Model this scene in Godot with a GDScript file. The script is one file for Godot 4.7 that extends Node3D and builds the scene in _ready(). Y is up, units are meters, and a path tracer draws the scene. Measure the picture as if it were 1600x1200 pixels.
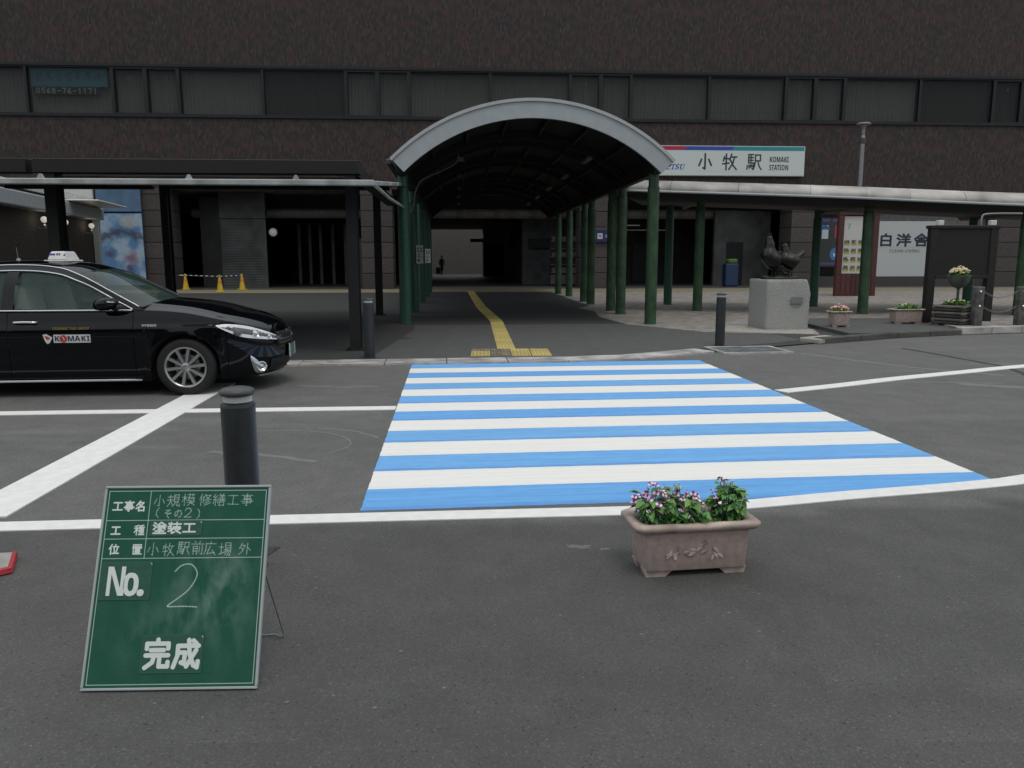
extends Node3D

const YAW := 0.07            # the station front, the roofs and the columns share this turn
const FRONT := 40.24         # metres from the camera's foot to the station front, along its normal
const FLOOR := 0.02
var rng := RandomNumberGenerator.new()
var taken := {}
var M := {}
var T := {}
var noise := FastNoiseLite.new()

# ---------------------------------------------------------------- mesh building
class B:
	var s := SurfaceTool.new()
	var group := -1
	func _init():
		s.begin(Mesh.PRIMITIVE_TRIANGLES)
		s.set_smooth_group(-1)
	func sg(g: int) -> B:
		s.set_smooth_group(g)
		return self
	func v(p: Vector3, uv := Vector2.ZERO):
		s.set_uv(uv)
		s.add_vertex(p)
	func t(a: Vector3, b: Vector3, c: Vector3):
		v(a); v(c); v(b)
	func q(a: Vector3, b: Vector3, c: Vector3, d: Vector3):
		v(a, Vector2(0, 1)); v(c, Vector2(1, 0)); v(b, Vector2(1, 1))
		v(a, Vector2(0, 1)); v(d, Vector2(0, 0)); v(c, Vector2(1, 0))
	func qo(a: Vector3, b: Vector3, c: Vector3, d: Vector3, out: Vector3):
		if (b - a).cross(c - a).dot(out) < 0.0: q(a, d, c, b)
		else: q(a, b, c, d)
	func box(c: Vector3, size: Vector3, bev := 0.0, bs := Basis.IDENTITY) -> B:
		sg(-1)
		var h := size * 0.5
		bev = min(bev, min(h.x, min(h.y, h.z)) * 0.9)
		var f := func(ax: int, sx: float, sy: float, sz: float) -> Vector3:
			var p := Vector3(sx * (h.x - bev), sy * (h.y - bev), sz * (h.z - bev))
			p[ax] = [sx, sy, sz][ax] * h[ax]
			return c + bs * p
		for ax in 3:
			for sg_ in [-1.0, 1.0]:
				var ps: Array[Vector3] = []
				for k in [[-1.0, -1.0], [1.0, -1.0], [1.0, 1.0], [-1.0, 1.0]]:
					var e := [0.0, 0.0, 0.0]
					e[ax] = sg_; e[(ax + 1) % 3] = k[0]; e[(ax + 2) % 3] = k[1]
					ps.append(f.call(ax, e[0], e[1], e[2]))
				qo(ps[0], ps[1], ps[2], ps[3], (ps[0] + ps[2]) * 0.5 - c)
		if bev > 0.0:
			for ax in 3:
				var a1 := (ax + 1) % 3
				var a2 := (ax + 2) % 3
				for s1 in [-1.0, 1.0]:
					for s2 in [-1.0, 1.0]:
						var e := [0.0, 0.0, 0.0]
						e[a1] = s1; e[a2] = s2
						e[ax] = -1.0
						var p0: Vector3 = f.call(a1, e[0], e[1], e[2])
						var p1: Vector3 = f.call(a2, e[0], e[1], e[2])
						e[ax] = 1.0
						var p2: Vector3 = f.call(a2, e[0], e[1], e[2])
						var p3: Vector3 = f.call(a1, e[0], e[1], e[2])
						qo(p0, p1, p2, p3, (p0 + p2) * 0.5 - c)
			for sx in [-1.0, 1.0]:
				for sy in [-1.0, 1.0]:
					for sz in [-1.0, 1.0]:
						var a: Vector3 = f.call(0, sx, sy, sz)
						var b: Vector3 = f.call(1, sx, sy, sz)
						var d: Vector3 = f.call(2, sx, sy, sz)
						if (b - a).cross(d - a).dot(a + b + d - c * 3.0) < 0.0: t(a, d, b)
						else: t(a, b, d)
		return self
	func grid(rows: Array, wrap := false, g := 1) -> B:
		sg(g)
		var n := rows.size()
		for i in n - 1:
			var r0: PackedVector3Array = rows[i]
			var r1: PackedVector3Array = rows[i + 1]
			var m := r0.size()
			for j in (m if wrap else m - 1):
				var k := (j + 1) % m
				var u0 := Vector2(float(j) / (m - 1), float(i) / (n - 1))
				var u1 := Vector2(float(j + 1) / (m - 1), float(i + 1) / (n - 1))
				v(r0[j], u0); v(r1[k], u1); v(r0[k], Vector2(u1.x, u0.y))
				v(r0[j], u0); v(r1[j], Vector2(u0.x, u1.y)); v(r1[k], u1)
		return self
	func fan(r: PackedVector3Array, out: Vector3) -> B:
		sg(-1)
		var c := Vector3.ZERO
		for p in r: c += p
		c /= r.size()
		for j in r.size():
			var a := r[j]
			var b := r[(j + 1) % r.size()]
			if (a - c).cross(b - c).dot(out) < 0.0: t(c, b, a)
			else: t(c, a, b)
		return self
	func tube(path: PackedVector3Array, rad: float, sides := 8, caps := true, rad1 := -1.0) -> B:
		var rows := []
		var up := Vector3.UP
		var n := path.size()
		for i in n:
			var d := (path[min(i + 1, n - 1)] - path[max(i - 1, 0)]).normalized()
			if abs(d.dot(up)) > 0.98: up = Vector3.RIGHT if abs(d.x) < 0.9 else Vector3.FORWARD
			var x := up.cross(d).normalized()
			var y := d.cross(x).normalized()
			up = y
			var r := rad if rad1 < 0.0 else lerpf(rad, rad1, float(i) / (n - 1))
			var ring := PackedVector3Array()
			for j in sides:
				var a := TAU * j / sides
				ring.append(path[i] + (x * cos(a) + y * sin(a)) * r)
			rows.append(ring)
		grid(rows, true)
		if caps:
			fan(rows[0], path[0] - path[1])
			fan(rows[n - 1], path[n - 1] - path[n - 2])
		return self
	func lathe(prof: Array, sides := 24, xf := Transform3D.IDENTITY, hard := true) -> B:
		var rows := []
		for p in prof:
			var ring := PackedVector3Array()
			for j in sides:
				var a := TAU * j / sides
				ring.append(xf * Vector3(p.x * cos(a), p.y, p.x * sin(a)))
			rows.append(ring)
		if hard:
			for i in rows.size() - 1: grid([rows[i], rows[i + 1]], true, 2 + i)
		else: grid(rows, true)
		return self
	func prism(poly: PackedVector2Array, z0: float, z1: float, xf := Transform3D.IDENTITY) -> B:
		sg(-1)
		var idx := Geometry2D.triangulate_polygon(poly)
		var mid := Vector2.ZERO
		for p in poly: mid += p
		mid /= poly.size()
		for k in range(0, idx.size(), 3):
			for z in [z0, z1]:
				var a: Vector3 = xf * Vector3(poly[idx[k]].x, poly[idx[k]].y, z)
				var b: Vector3 = xf * Vector3(poly[idx[k + 1]].x, poly[idx[k + 1]].y, z)
				var c: Vector3 = xf * Vector3(poly[idx[k + 2]].x, poly[idx[k + 2]].y, z)
				var out: Vector3 = xf.basis * Vector3(0, 0, 1 if z == max(z0, z1) else -1)
				if (b - a).cross(c - a).dot(out) < 0.0: t(a, c, b)
				else: t(a, b, c)
			if z0 == z1: pass
		if z0 != z1:
			var cw := Geometry2D.is_polygon_clockwise(poly)
			for j in poly.size():
				var p := poly[j]
				var r := poly[(j + 1) % poly.size()]
				var nrm := Vector2(r.y - p.y, p.x - r.x) * (-1.0 if cw else 1.0)
				qo(xf * Vector3(p.x, p.y, z0), xf * Vector3(r.x, r.y, z0), xf * Vector3(r.x, r.y, z1), xf * Vector3(p.x, p.y, z1), xf.basis * Vector3(nrm.x, nrm.y, 0))
		return self
	func sheet(poly: PackedVector2Array, y: float) -> B:      # a level polygon given in x, z
		sg(-1)
		var idx := Geometry2D.triangulate_polygon(poly)
		for k in range(0, idx.size(), 3):
			var a := Vector3(poly[idx[k]].x, y, poly[idx[k]].y)
			var b := Vector3(poly[idx[k + 1]].x, y, poly[idx[k + 1]].y)
			var c := Vector3(poly[idx[k + 2]].x, y, poly[idx[k + 2]].y)
			if (b - a).cross(c - a).y < 0.0: t(a, c, b)
			else: t(a, b, c)
		return self
	func done() -> ArrayMesh:
		s.generate_normals()
		return s.commit()

# ---------------------------------------------------------------- naming and placing
func numbered(n: String) -> String:
	if not taken.has(n):
		taken[n] = 0
		return n
	taken[n] += 1
	return "%s_%03d" % [n, taken[n]]

func thing(called: String, label: String, category: String, at := Vector3.ZERO, turn := 0.0, group := "") -> Node3D:
	var o := Node3D.new()
	o.name = numbered(called)
	add_child(o)
	o.position = at
	o.rotation.y = turn
	tag(o, label, category, group)
	return o

func tag(o: Node, label: String, category: String, group := ""):
	o.set_meta("label", label)
	o.set_meta("category", category)
	if group != "": o.set_meta("group", group)

func part(parent: Node, called: String, mesh, mt: Material, label := "") -> MeshInstance3D:
	var o := MeshInstance3D.new()
	o.name = called
	o.mesh = mesh.done() if mesh is B else mesh
	o.material_override = null
	if o.mesh.get_surface_count() > 0: o.set_surface_override_material(0, mt)
	parent.add_child(o, true)
	if label != "": o.set_meta("label", label)
	return o

func struct(called: String, mesh, mt: Material, label: String) -> MeshInstance3D:
	var o := part(self, numbered(called), mesh, mt, label)
	o.set_meta("kind", "structure")
	return o

func copy(o: Node3D, called: String, label: String, at: Vector3, turn: float) -> Node3D:
	var c: Node3D = o.duplicate()
	c.name = numbered(called)
	add_child(c)
	c.position = at
	c.rotation.y = turn
	c.set_meta("label", label)
	return c

func pl(u: float, h: float, w: float) -> Vector3:        # along the station front, up, out from it
	return Vector3(u * cos(YAW) + (w - FRONT) * sin(YAW), h, -u * sin(YAW) + (w - FRONT) * cos(YAW))

func bx(c: Vector3, s: Vector3, bev := 0.0) -> B:
	return B.new().box(c, s, bev)

func pts(a: Array) -> PackedVector3Array:
	return PackedVector3Array(a)

func spline(keys: Array, n: int) -> PackedVector3Array:   # Catmull-Rom through the keys
	var r := PackedVector3Array()
	for i in keys.size() - 1:
		var p0: Vector3 = keys[max(i - 1, 0)]
		var p1: Vector3 = keys[i]
		var p2: Vector3 = keys[i + 1]
		var p3: Vector3 = keys[min(i + 2, keys.size() - 1)]
		for k in n: r.append(p1.cubic_interpolate(p2, p0, p3, float(k) / n))
	r.append(keys[-1])
	return r

func tab(keys: Array, x: float) -> float:                 # smooth look-up in [x, y, x, y ...] with x rising
	var n := keys.size() / 2
	if x <= keys[0]: return keys[1]
	if x >= keys[2 * n - 2]: return keys[2 * n - 1]
	for i in n - 1:
		if x <= keys[2 * i + 2]:
			var t: float = (x - keys[2 * i]) / (keys[2 * i + 2] - keys[2 * i])
			var y1: float = keys[2 * i + 1]
			var y2: float = keys[2 * i + 3]
			var d: float = keys[2 * i + 2] - keys[2 * i]
			var m1: float = (y2 - y1) / d
			var m2: float = m1
			if i > 0: m1 = (y2 - keys[2 * i - 1]) / (keys[2 * i + 2] - keys[2 * i - 2])
			if i < n - 2: m2 = (keys[2 * i + 5] - y1) / (keys[2 * i + 4] - keys[2 * i])
			var t2 := t * t
			var t3 := t2 * t
			return (2 * t3 - 3 * t2 + 1) * y1 + (t3 - 2 * t2 + t) * m1 * d + (3 * t2 - 2 * t3) * y2 + (t3 - t2) * m2 * d
	return keys[-1]

# a smooth body from tapered bones [a, b, radius at a, radius at b], meshed as surface nets
func body(b: B, bones: Array, cell: float, k: float):
	var lo := Vector3.INF
	var hi := -Vector3.INF
	for e in bones:
		for i in 2:
			var r: float = e[2 + i] + cell * 2.5
			lo = lo.min(e[i] - Vector3.ONE * r)
			hi = hi.max(e[i] + Vector3.ONE * r)
	var n := Vector3i((hi - lo) / cell) + Vector3i.ONE * 2
	var f := PackedFloat32Array()
	f.resize(n.x * n.y * n.z)
	f.fill(1.0)
	for e in bones:
		var a: Vector3 = e[0]
		var d: Vector3 = e[1] - a
		var dd: float = max(d.length_squared(), 1e-9)
		var rm: float = max(e[2], e[3]) + cell * 2.0 + k
		var i0 := Vector3i(((a.min(e[1]) - Vector3.ONE * rm - lo) / cell).max(Vector3.ZERO))
		var i1 := Vector3i((a.max(e[1]) + Vector3.ONE * rm - lo) / cell) + Vector3i.ONE
		for z in range(i0.z, min(i1.z, n.z)):
			for y in range(i0.y, min(i1.y, n.y)):
				for x in range(i0.x, min(i1.x, n.x)):
					var p := lo + Vector3(x, y, z) * cell
					var t := clampf((p - a).dot(d) / dd, 0.0, 1.0)
					var s: float = (p - a - d * t).length() - lerpf(e[2], e[3], t)
					var at := x + n.x * (y + n.y * z)
					var o := f[at]
					var h := maxf(k - absf(o - s), 0.0) / k
					f[at] = minf(o, s) - h * h * k * 0.25
	var vid := {}
	var step := [1, n.x, n.x * n.y]
	b.sg(7)
	for z in n.z - 1:
		for y in n.y - 1:
			for x in n.x - 1:
				var at := x + n.x * (y + n.y * z)
				var sum := Vector3.ZERO
				var c := 0
				for e in 12:
					var ax := e / 4
					var o := at
					var base := Vector3.ZERO
					if e & 1: o += step[(ax + 1) % 3]; base[(ax + 1) % 3] = 1.0
					if e & 2: o += step[(ax + 2) % 3]; base[(ax + 2) % 3] = 1.0
					var v0 := f[o]
					var v1: float = f[o + step[ax]]
					if (v0 < 0.0) != (v1 < 0.0):
						base[ax] = v0 / (v0 - v1)
						sum += base
						c += 1
				if c: vid[at] = lo + (Vector3(x, y, z) + sum / c) * cell
	for z in range(1, n.z - 1):
		for y in range(1, n.y - 1):
			for x in range(1, n.x - 1):
				var at := x + n.x * (y + n.y * z)
				for ax in 3:
					var v0 := f[at]
					var v1: float = f[at + step[ax]]
					if (v0 < 0.0) == (v1 < 0.0): continue
					var s1: int = step[(ax + 1) % 3]
					var s2: int = step[(ax + 2) % 3]
					if not (vid.has(at) and vid.has(at - s1) and vid.has(at - s1 - s2) and vid.has(at - s2)): continue
					if v0 < 0.0: b.q(vid[at], vid[at - s1], vid[at - s1 - s2], vid[at - s2])
					else: b.q(vid[at], vid[at - s2], vid[at - s1 - s2], vid[at - s1])

# ---------------------------------------------------------------- materials
func lin(r: float, g: float, b: float) -> Color:
	return Color(r, g, b).linear_to_srgb()

func mat(r: float, g: float, b: float, rough := 0.7, metal := 0.0) -> StandardMaterial3D:
	var m := StandardMaterial3D.new()
	m.albedo_color = lin(r, g, b)
	m.roughness = rough
	m.metallic = metal
	m.metallic_specular = 0.5
	return m

func tri(m: StandardMaterial3D, tex: String, size: float, nrm := "", ns := 0.5, world := true) -> StandardMaterial3D:
	m.albedo_texture = T[tex] if tex != "" else null
	m.uv1_triplanar = true
	m.uv1_world_triplanar = world
	m.uv1_scale = Vector3.ONE / size
	if nrm != "":
		m.normal_enabled = true
		m.normal_texture = T[nrm]
		m.normal_scale = ns
	return m

func pic(im: Image, rough := 0.6) -> StandardMaterial3D:
	var m := StandardMaterial3D.new()
	im.generate_mipmaps()
	m.albedo_texture = ImageTexture.create_from_image(im)
	m.roughness = rough
	return m

func noise_tex(freq: float, lo: float, hi: float, oct: int, sd: int, kind := FastNoiseLite.TYPE_SIMPLEX_SMOOTH, size := 256) -> NoiseTexture2D:
	var n := FastNoiseLite.new()
	n.noise_type = kind
	n.frequency = freq
	n.fractal_octaves = oct
	n.seed = sd
	var t := NoiseTexture2D.new()
	t.width = size
	t.height = size
	t.seamless = true
	t.noise = n
	var g := Gradient.new()
	g.set_color(0, Color(lo, lo, lo))
	g.set_color(1, Color(hi, hi, hi))
	t.color_ramp = g
	return t

func bump_tex(freq: float, str_: float, oct: int, sd: int) -> NoiseTexture2D:
	var t := noise_tex(freq, 0, 1, oct, sd)
	t.color_ramp = null
	t.as_normal_map = true
	t.bump_strength = str_
	return t

func make_textures():
	T.mottle = noise_tex(0.02, 0.78, 1.0, 4, 3)
	T.grime = noise_tex(0.008, 0.6, 1.0, 5, 5)
	T.speck = noise_tex(0.15, 0.55, 1.0, 3, 8)
	T.wash = noise_tex(0.02, 0.94, 1.0, 5, 12)
	T.streak = noise_tex(0.03, 0.9, 1.0, 5, 14)
	T.grain_n = bump_tex(0.08, 4.0, 4, 2)
	T.stone = noise_tex(0.1, 0.5, 1.0, 5, 18)
	T.dents_n = bump_tex(0.02, 3.0, 3, 4)
	# asphalt: a sea of stones of many greys in dark binder
	var n := 1024
	var d := PackedByteArray()
	var hgt := PackedByteArray()
	d.resize(n * n * 3)
	hgt.resize(n * n)
	var f := PackedFloat32Array()
	f.resize(n * n)
	f.fill(0.0)
	rng.seed = 11
	for k in 90000:
		var cx := rng.randi() % n
		var cy := rng.randi() % n
		var r := rng.randf_range(0.6, 1.9)
		var val := rng.randf_range(0.25, 1.0) * rng.randf()
		if rng.randf() < 0.003: val = rng.randf_range(1.2, 2.0)
		elif rng.randf() < 0.03:
			val = rng.randf_range(-1.2, -0.4)
			r = rng.randf_range(0.8, 2.0)
		var e := int(ceil(r))
		for y in range(-e, e + 1):
			for x in range(-e, e + 1):
				if x * x + y * y <= r * r:
					f[((cy + y + n) % n) * n + (cx + x + n) % n] = val
	noise.seed = 4
	noise.frequency = 0.006
	noise.fractal_octaves = 4
	for y in n:
		for x in n:
			var i := y * n + x
			var a := f[i]
			var w := absf(float(x) / n * 2.0 - 1.0)
			var big := noise.get_noise_2d(x, y) * (1.0 - w) + noise.get_noise_2d(x - n if x > n / 2 else x + n, y) * w
			var c := 94.0 + a * 34.0 + rng.randf() * 14.0 + big * 9.0
			d[i * 3] = int(clampf(c, 0, 255))
			d[i * 3 + 1] = int(clampf(c * 1.005, 0, 255))
			d[i * 3 + 2] = int(clampf(c * 0.99, 0, 255))
			hgt[i] = int(clampf(80 + a * 110.0, 0, 255))
	var im := Image.create_from_data(n, n, false, Image.FORMAT_RGB8, d)
	im.generate_mipmaps()
	T.asphalt = ImageTexture.create_from_image(im)
	var hm := Image.create_from_data(n, n, false, Image.FORMAT_L8, hgt)
	hm.convert(Image.FORMAT_RGBA8)
	hm.bump_map_to_normal_map(2.0)
	hm.generate_mipmaps()
	T.asphalt_n = ImageTexture.create_from_image(hm)
	var ft := tile_image(1024, 73, 32, true, 1, [Color(0.085, 0.062, 0.053), Color(0.056, 0.047, 0.044), Color(0.122, 0.062, 0.05), Color(0.043, 0.039, 0.038), Color(0.10, 0.083, 0.074), Color(0.052, 0.045, 0.043), Color(0.105, 0.058, 0.048)], 0.03, 21, 3.0)
	T.facade = ft[0]; T.facade_n = ft[1]
	var br := tile_image(512, 24, 48, false, 2, [Color(0.045, 0.034, 0.027), Color(0.06, 0.043, 0.034), Color(0.034, 0.027, 0.023)], 0.02, 5, 3.0)
	T.brick = br[0]; T.brick_n = br[1]
	var pv := tile_image(1024, 20, 40, false, 1, [Color(0.2, 0.165, 0.145), Color(0.23, 0.19, 0.165), Color(0.175, 0.15, 0.14), Color(0.25, 0.215, 0.19)], 0.1, 9, 1.5)
	T.paving = pv[0]; T.paving_n = pv[1]
	# raised dots of the tactile paving: one tile, five by five
	var dm := Image.create(128, 128, false, Image.FORMAT_RGBA8)
	for y in 128:
		for x in 128:
			var q := Vector2(fmod(x, 25.6) - 12.8, fmod(y, 25.6) - 12.8).length()
			var hh := clampf((9.5 - q) / 4.0, 0, 1)
			dm.set_pixel(x, y, Color(hh, hh, hh))
	dm.bump_map_to_normal_map(4.0)
	dm.generate_mipmaps()
	T.dots_n = ImageTexture.create_from_image(dm)

func tile_image(n: int, cols: int, rows: int, upright: bool, gap: int, pal: Array, mort: float, sd: int, relief: float) -> Array:
	rng.seed = sd
	var im := Image.create(n, n, false, Image.FORMAT_RGB8)
	var hm := Image.create(n, n, false, Image.FORMAT_RGBA8)
	im.fill(lin(mort, mort * 0.93, mort * 0.88))
	hm.fill(Color(0.3, 0.3, 0.3))
	var cw := float(n) / cols
	var ch := float(n) / rows
	noise.seed = sd
	noise.frequency = 0.09
	for i in cols:
		for j in rows:
			var ox := 0.0 if upright else (cw * 0.5 if j % 2 else 0.0)
			var oy := (ch * 0.5 if i % 2 else 0.0) if upright else 0.0
			var x0 := int(i * cw + ox)
			var y0 := int(j * ch + oy)
			var pick := clampf(0.5 + noise.get_noise_2d(i, j) * 0.3 + rng.randf_range(-0.55, 0.55), 0, 0.999)
			var c: Color = pal[int(pick * pal.size())]
			var g := rng.randf_range(0.8, 1.2)
			c = lin(c.r * g, c.g * g, c.b * g)
			var hv := rng.randf_range(0.75, 1.0)
			for part_ in 4:           # wrapped rectangles
				var px := x0 - (n if part_ & 1 else 0)
				var py := y0 - (n if part_ & 2 else 0)
				var rc := Rect2i(px, py, int(cw) - gap, int(ch) - gap).intersection(Rect2i(0, 0, n, n))
				if rc.has_area():
					im.fill_rect(rc, c)
					hm.fill_rect(rc, Color(hv, hv, hv))
	hm.bump_map_to_normal_map(relief)
	im.generate_mipmaps()
	hm.generate_mipmaps()
	return [ImageTexture.create_from_image(im), ImageTexture.create_from_image(hm)]

func make_materials():
	M.asphalt = mat(1, 1, 1, 0.88)
	tri(M.asphalt, "asphalt", 2.3, "asphalt_n", 0.8)
	M.asphalt.vertex_color_use_as_albedo = true
	M.plaza = mat(0.29, 0.30, 0.307, 0.85)  # darker asphalt, its colour deepened to carry the shade under the roofs
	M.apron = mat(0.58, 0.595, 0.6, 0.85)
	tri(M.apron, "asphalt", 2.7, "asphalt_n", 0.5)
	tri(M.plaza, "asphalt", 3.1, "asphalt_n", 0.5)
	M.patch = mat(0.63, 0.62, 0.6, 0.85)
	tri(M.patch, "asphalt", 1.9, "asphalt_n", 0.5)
	M.white_film = []
	M.blue_film = []
	for v in 3:
		M.white_film.append(film(Color(0.83, 0.825, 0.79), 0.05, 0.95, v))
		M.blue_film.append(film([Color(0.155, 0.415, 0.79), Color(0.135, 0.385, 0.77), Color(0.165, 0.42, 0.775)][v], 0.16, 0.76, v + 5))
	M.rim_metal = tri(mat(0.47, 0.48, 0.475, 0.5), "wash", 1.7, "dents_n", 0.05)
	M.white_line = tri(mat(0.84, 0.84, 0.82, 0.75), "wash", 0.7, "grain_n", 0.1)
	M.blue_line = tri(mat(0.165, 0.45, 0.83, 0.7), "streak", 0.8, "grain_n", 0.1)
	M.paving = tri(mat(1.22, 1.34, 1.38, 0.85), "paving", 4.0, "paving_n", 0.4)
	M.ochre = tri(mat(0.29, 0.26, 0.165, 0.85), "mottle", 1.2)
	M.pale_stone = tri(mat(0.46, 0.44, 0.39, 0.85), "mottle", 0.8, "grain_n", 0.2)
	M.kerb = tri(mat(0.62, 0.60, 0.575, 0.9), "grime", 1.1, "grain_n", 0.3)
	M.kerb_dark = tri(mat(0.12, 0.115, 0.11, 0.9), "grime", 1.1, "grain_n", 0.3)
	M.concourse = tri(mat(0.11, 0.105, 0.1, 0.45), "mottle", 2.0)
	M.tactile = []
	for c in [[0.62, 0.50, 0.16], [0.66, 0.55, 0.2], [0.56, 0.46, 0.17]]:
		var m := tri(mat(c[0], c[1], c[2], 0.8), "wash", 0.5)
		m.uv1_triplanar = false
		m.normal_enabled = true
		m.normal_texture = T.dots_n
		m.normal_scale = 1.0
		M.tactile.append(m)
	var worn := tri(mat(0.36, 0.30, 0.2, 0.85), "grime", 0.5)
	M.tactile_worn = worn
	M.facade = tri(mat(0.46, 0.44, 0.44, 0.7), "facade", 6.4, "facade_n", 0.35, false)
	M.pier = []
	for g in [0.9, 1.0, 1.12]:
		M.pier.append(tri(mat(0.078 * g, 0.067 * g, 0.065 * g, 0.75), "mottle", 1.1, "grain_n", 0.15))
	M.joint = mat(0.05, 0.043, 0.04, 0.9)
	M.bronze_frame = mat(0.022, 0.024, 0.026, 0.4, 0.5)
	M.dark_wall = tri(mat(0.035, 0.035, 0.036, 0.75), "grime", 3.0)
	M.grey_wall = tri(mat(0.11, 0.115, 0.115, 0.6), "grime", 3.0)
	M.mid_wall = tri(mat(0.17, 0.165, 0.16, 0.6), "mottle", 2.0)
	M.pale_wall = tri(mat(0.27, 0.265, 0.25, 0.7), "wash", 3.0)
	M.black = mat(0.006, 0.006, 0.007, 0.6)
	M.soffit = tri(mat(0.22, 0.195, 0.165, 0.8), "grime", 2.0)
	M.room = mat(0.09, 0.09, 0.088, 0.9)
	M.curtain = tri(mat(0.36, 0.355, 0.335, 0.95), "wash", 1.0)
	M.curtain_dark = tri(mat(0.10, 0.095, 0.09, 0.95), "wash", 1.0)
	M.curtain.backlight_enabled = true
	M.curtain.backlight = Color(0.2, 0.2, 0.19)
	M.glass = mat(0.02, 0.024, 0.024, 0.03)
	M.glass.metallic_specular = 0.22
	M.glass.transparency = BaseMaterial3D.TRANSPARENCY_ALPHA
	M.glass.albedo_color.a = 0.35
	M.car_glass = mat(0.06, 0.095, 0.085, 0.02)  # tint lightened so a pale sky reflection is painted into the glass
	M.car_glass.transparency = BaseMaterial3D.TRANSPARENCY_ALPHA
	M.car_glass.albedo_color.a = 0.5
	M.car_glass.metallic_specular = 0.28
	M.smoked = mat(0.02, 0.021, 0.022, 0.05)
	M.smoked.transparency = BaseMaterial3D.TRANSPARENCY_ALPHA
	M.smoked.albedo_color.a = 0.6
	M.clear = mat(0.9, 0.93, 0.95, 0.03)
	M.clear.transparency = BaseMaterial3D.TRANSPARENCY_ALPHA
	M.clear.albedo_color.a = 0.1
	M.pale_metal = tri(mat(0.40, 0.44, 0.455, 0.5, 0.0), "wash", 1.7, "dents_n", 0.05)
	M.eave_metal = tri(mat(0.66, 0.68, 0.67, 0.5), "grime", 1.9, "dents_n", 0.06)
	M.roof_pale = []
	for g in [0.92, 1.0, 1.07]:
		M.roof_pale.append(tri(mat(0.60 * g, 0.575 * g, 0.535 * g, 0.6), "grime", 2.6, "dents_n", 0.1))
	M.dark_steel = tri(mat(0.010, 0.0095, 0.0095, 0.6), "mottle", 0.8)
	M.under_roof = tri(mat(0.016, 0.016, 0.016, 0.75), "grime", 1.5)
	M.green_post = tri(mat(0.03, 0.115, 0.07, 0.4), "mottle", 0.7, "dents_n", 0.05)
	M.green_old = tri(mat(0.045, 0.115, 0.05, 0.5), "grime", 0.8, "dents_n", 0.05)
	M.steel = tri(mat(0.35, 0.35, 0.35, 0.45, 0.6), "mottle", 0.5)
	M.chrome = mat(0.75, 0.76, 0.78, 0.12, 1.0)
	M.trim_chrome = mat(0.78, 0.78, 0.8, 0.2, 1.0)
	M.white_plastic = tri(mat(0.72, 0.72, 0.7, 0.45), "wash", 0.4)
	M.rubber = tri(mat(0.016, 0.016, 0.017, 0.85), "mottle", 0.3)
	M.paint = mat(0.0025, 0.003, 0.005, 0.3)
	M.paint.metallic_specular = 0.0
	M.paint.clearcoat_enabled = true
	M.paint.clearcoat = 0.7
	M.paint.clearcoat_roughness = 0.03
	M.alloy = mat(0.42, 0.42, 0.43, 0.3, 0.85)
	M.seat_cover = tri(mat(0.42, 0.5, 0.46, 0.9), "wash", 0.3)
	M.interior = mat(0.06, 0.06, 0.058, 0.85)
	M.bollard = tri(mat(0.034, 0.040, 0.044, 0.42), "mottle", 0.35, "grain_n", 0.06)
	M.bollard_cap = tri(mat(0.075, 0.082, 0.085, 0.45), "mottle", 0.3)
	M.reflector = mat(0.62, 0.63, 0.62, 0.3)
	M.granite = tri(mat(0.74, 0.75, 0.72, 0.9), "stone", 0.6, "grain_n", 1.5)
	M.bronze = tri(mat(0.046, 0.047, 0.042, 0.3, 0.8), "mottle", 0.4, "grain_n", 0.5)
	M.terracotta = tri(mat(0.52, 0.41, 0.37, 0.75), "mottle", 0.35, "grain_n", 0.15)
	M.rim_clay = tri(mat(0.74, 0.60, 0.52, 0.75), "grime", 0.5, "grain_n", 0.2)
	M.soil = tri(mat(0.075, 0.052, 0.035, 0.95), "speck", 0.08, "grain_n", 1.0)
	M.leaf = []
	for c in [[0.075, 0.2, 0.05], [0.05, 0.155, 0.05], [0.11, 0.26, 0.06], [0.17, 0.33, 0.07]]:
		var m := mat(c[0], c[1], c[2], 0.5)
		m.backlight_enabled = true
		m.backlight = Color(0.12, 0.22, 0.05)
		M.leaf.append(m)
	M.stem = mat(0.09, 0.16, 0.05, 0.7)
	M.petal_pale = mat(0.78, 0.66, 0.74, 0.7)
	M.petal_dark = mat(0.2, 0.04, 0.22, 0.7)
	M.petal_pink = mat(0.72, 0.36, 0.34, 0.7)
	M.petal_cream = mat(0.72, 0.6, 0.36, 0.7)
	M.wood_old = tri(mat(0.075, 0.068, 0.06, 0.85), "grime", 0.6, "grain_n", 0.4)
	M.wood_edge = tri(mat(0.24, 0.22, 0.2, 0.85), "grime", 0.5)
	M.brown_board = tri(mat(0.016, 0.012, 0.011, 0.65), "mottle", 0.9)
	M.red_brown = []
	for g in [0.85, 1.0, 1.15]:
		M.red_brown.append(tri(mat(0.1 * g, 0.033 * g, 0.028 * g, 0.6), "mottle", 0.5))
	M.stone_post = tri(mat(0.16, 0.165, 0.15, 0.9), "grime", 0.4, "grain_n", 0.7)
	M.cone = tri(mat(0.62, 0.44, 0.03, 0.6), "wash", 0.3)
	M.red = tri(mat(0.55, 0.045, 0.055, 0.6), "mottle", 0.2)
	M.blue_bin = mat(0.010, 0.035, 0.09, 0.5)
	M.navy = mat(0.012, 0.02, 0.09, 0.5)
	M.lime = mat(0.07, 0.13, 0.025, 0.6)
	M.ink = mat(0.03, 0.032, 0.034, 0.7)
	M.navy_ink = mat(0.012, 0.022, 0.05, 0.6)
	M.logo_blue = mat(0.03, 0.06, 0.4, 0.6)
	M.gold = mat(0.35, 0.27, 0.07, 0.4, 0.4)
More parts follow.
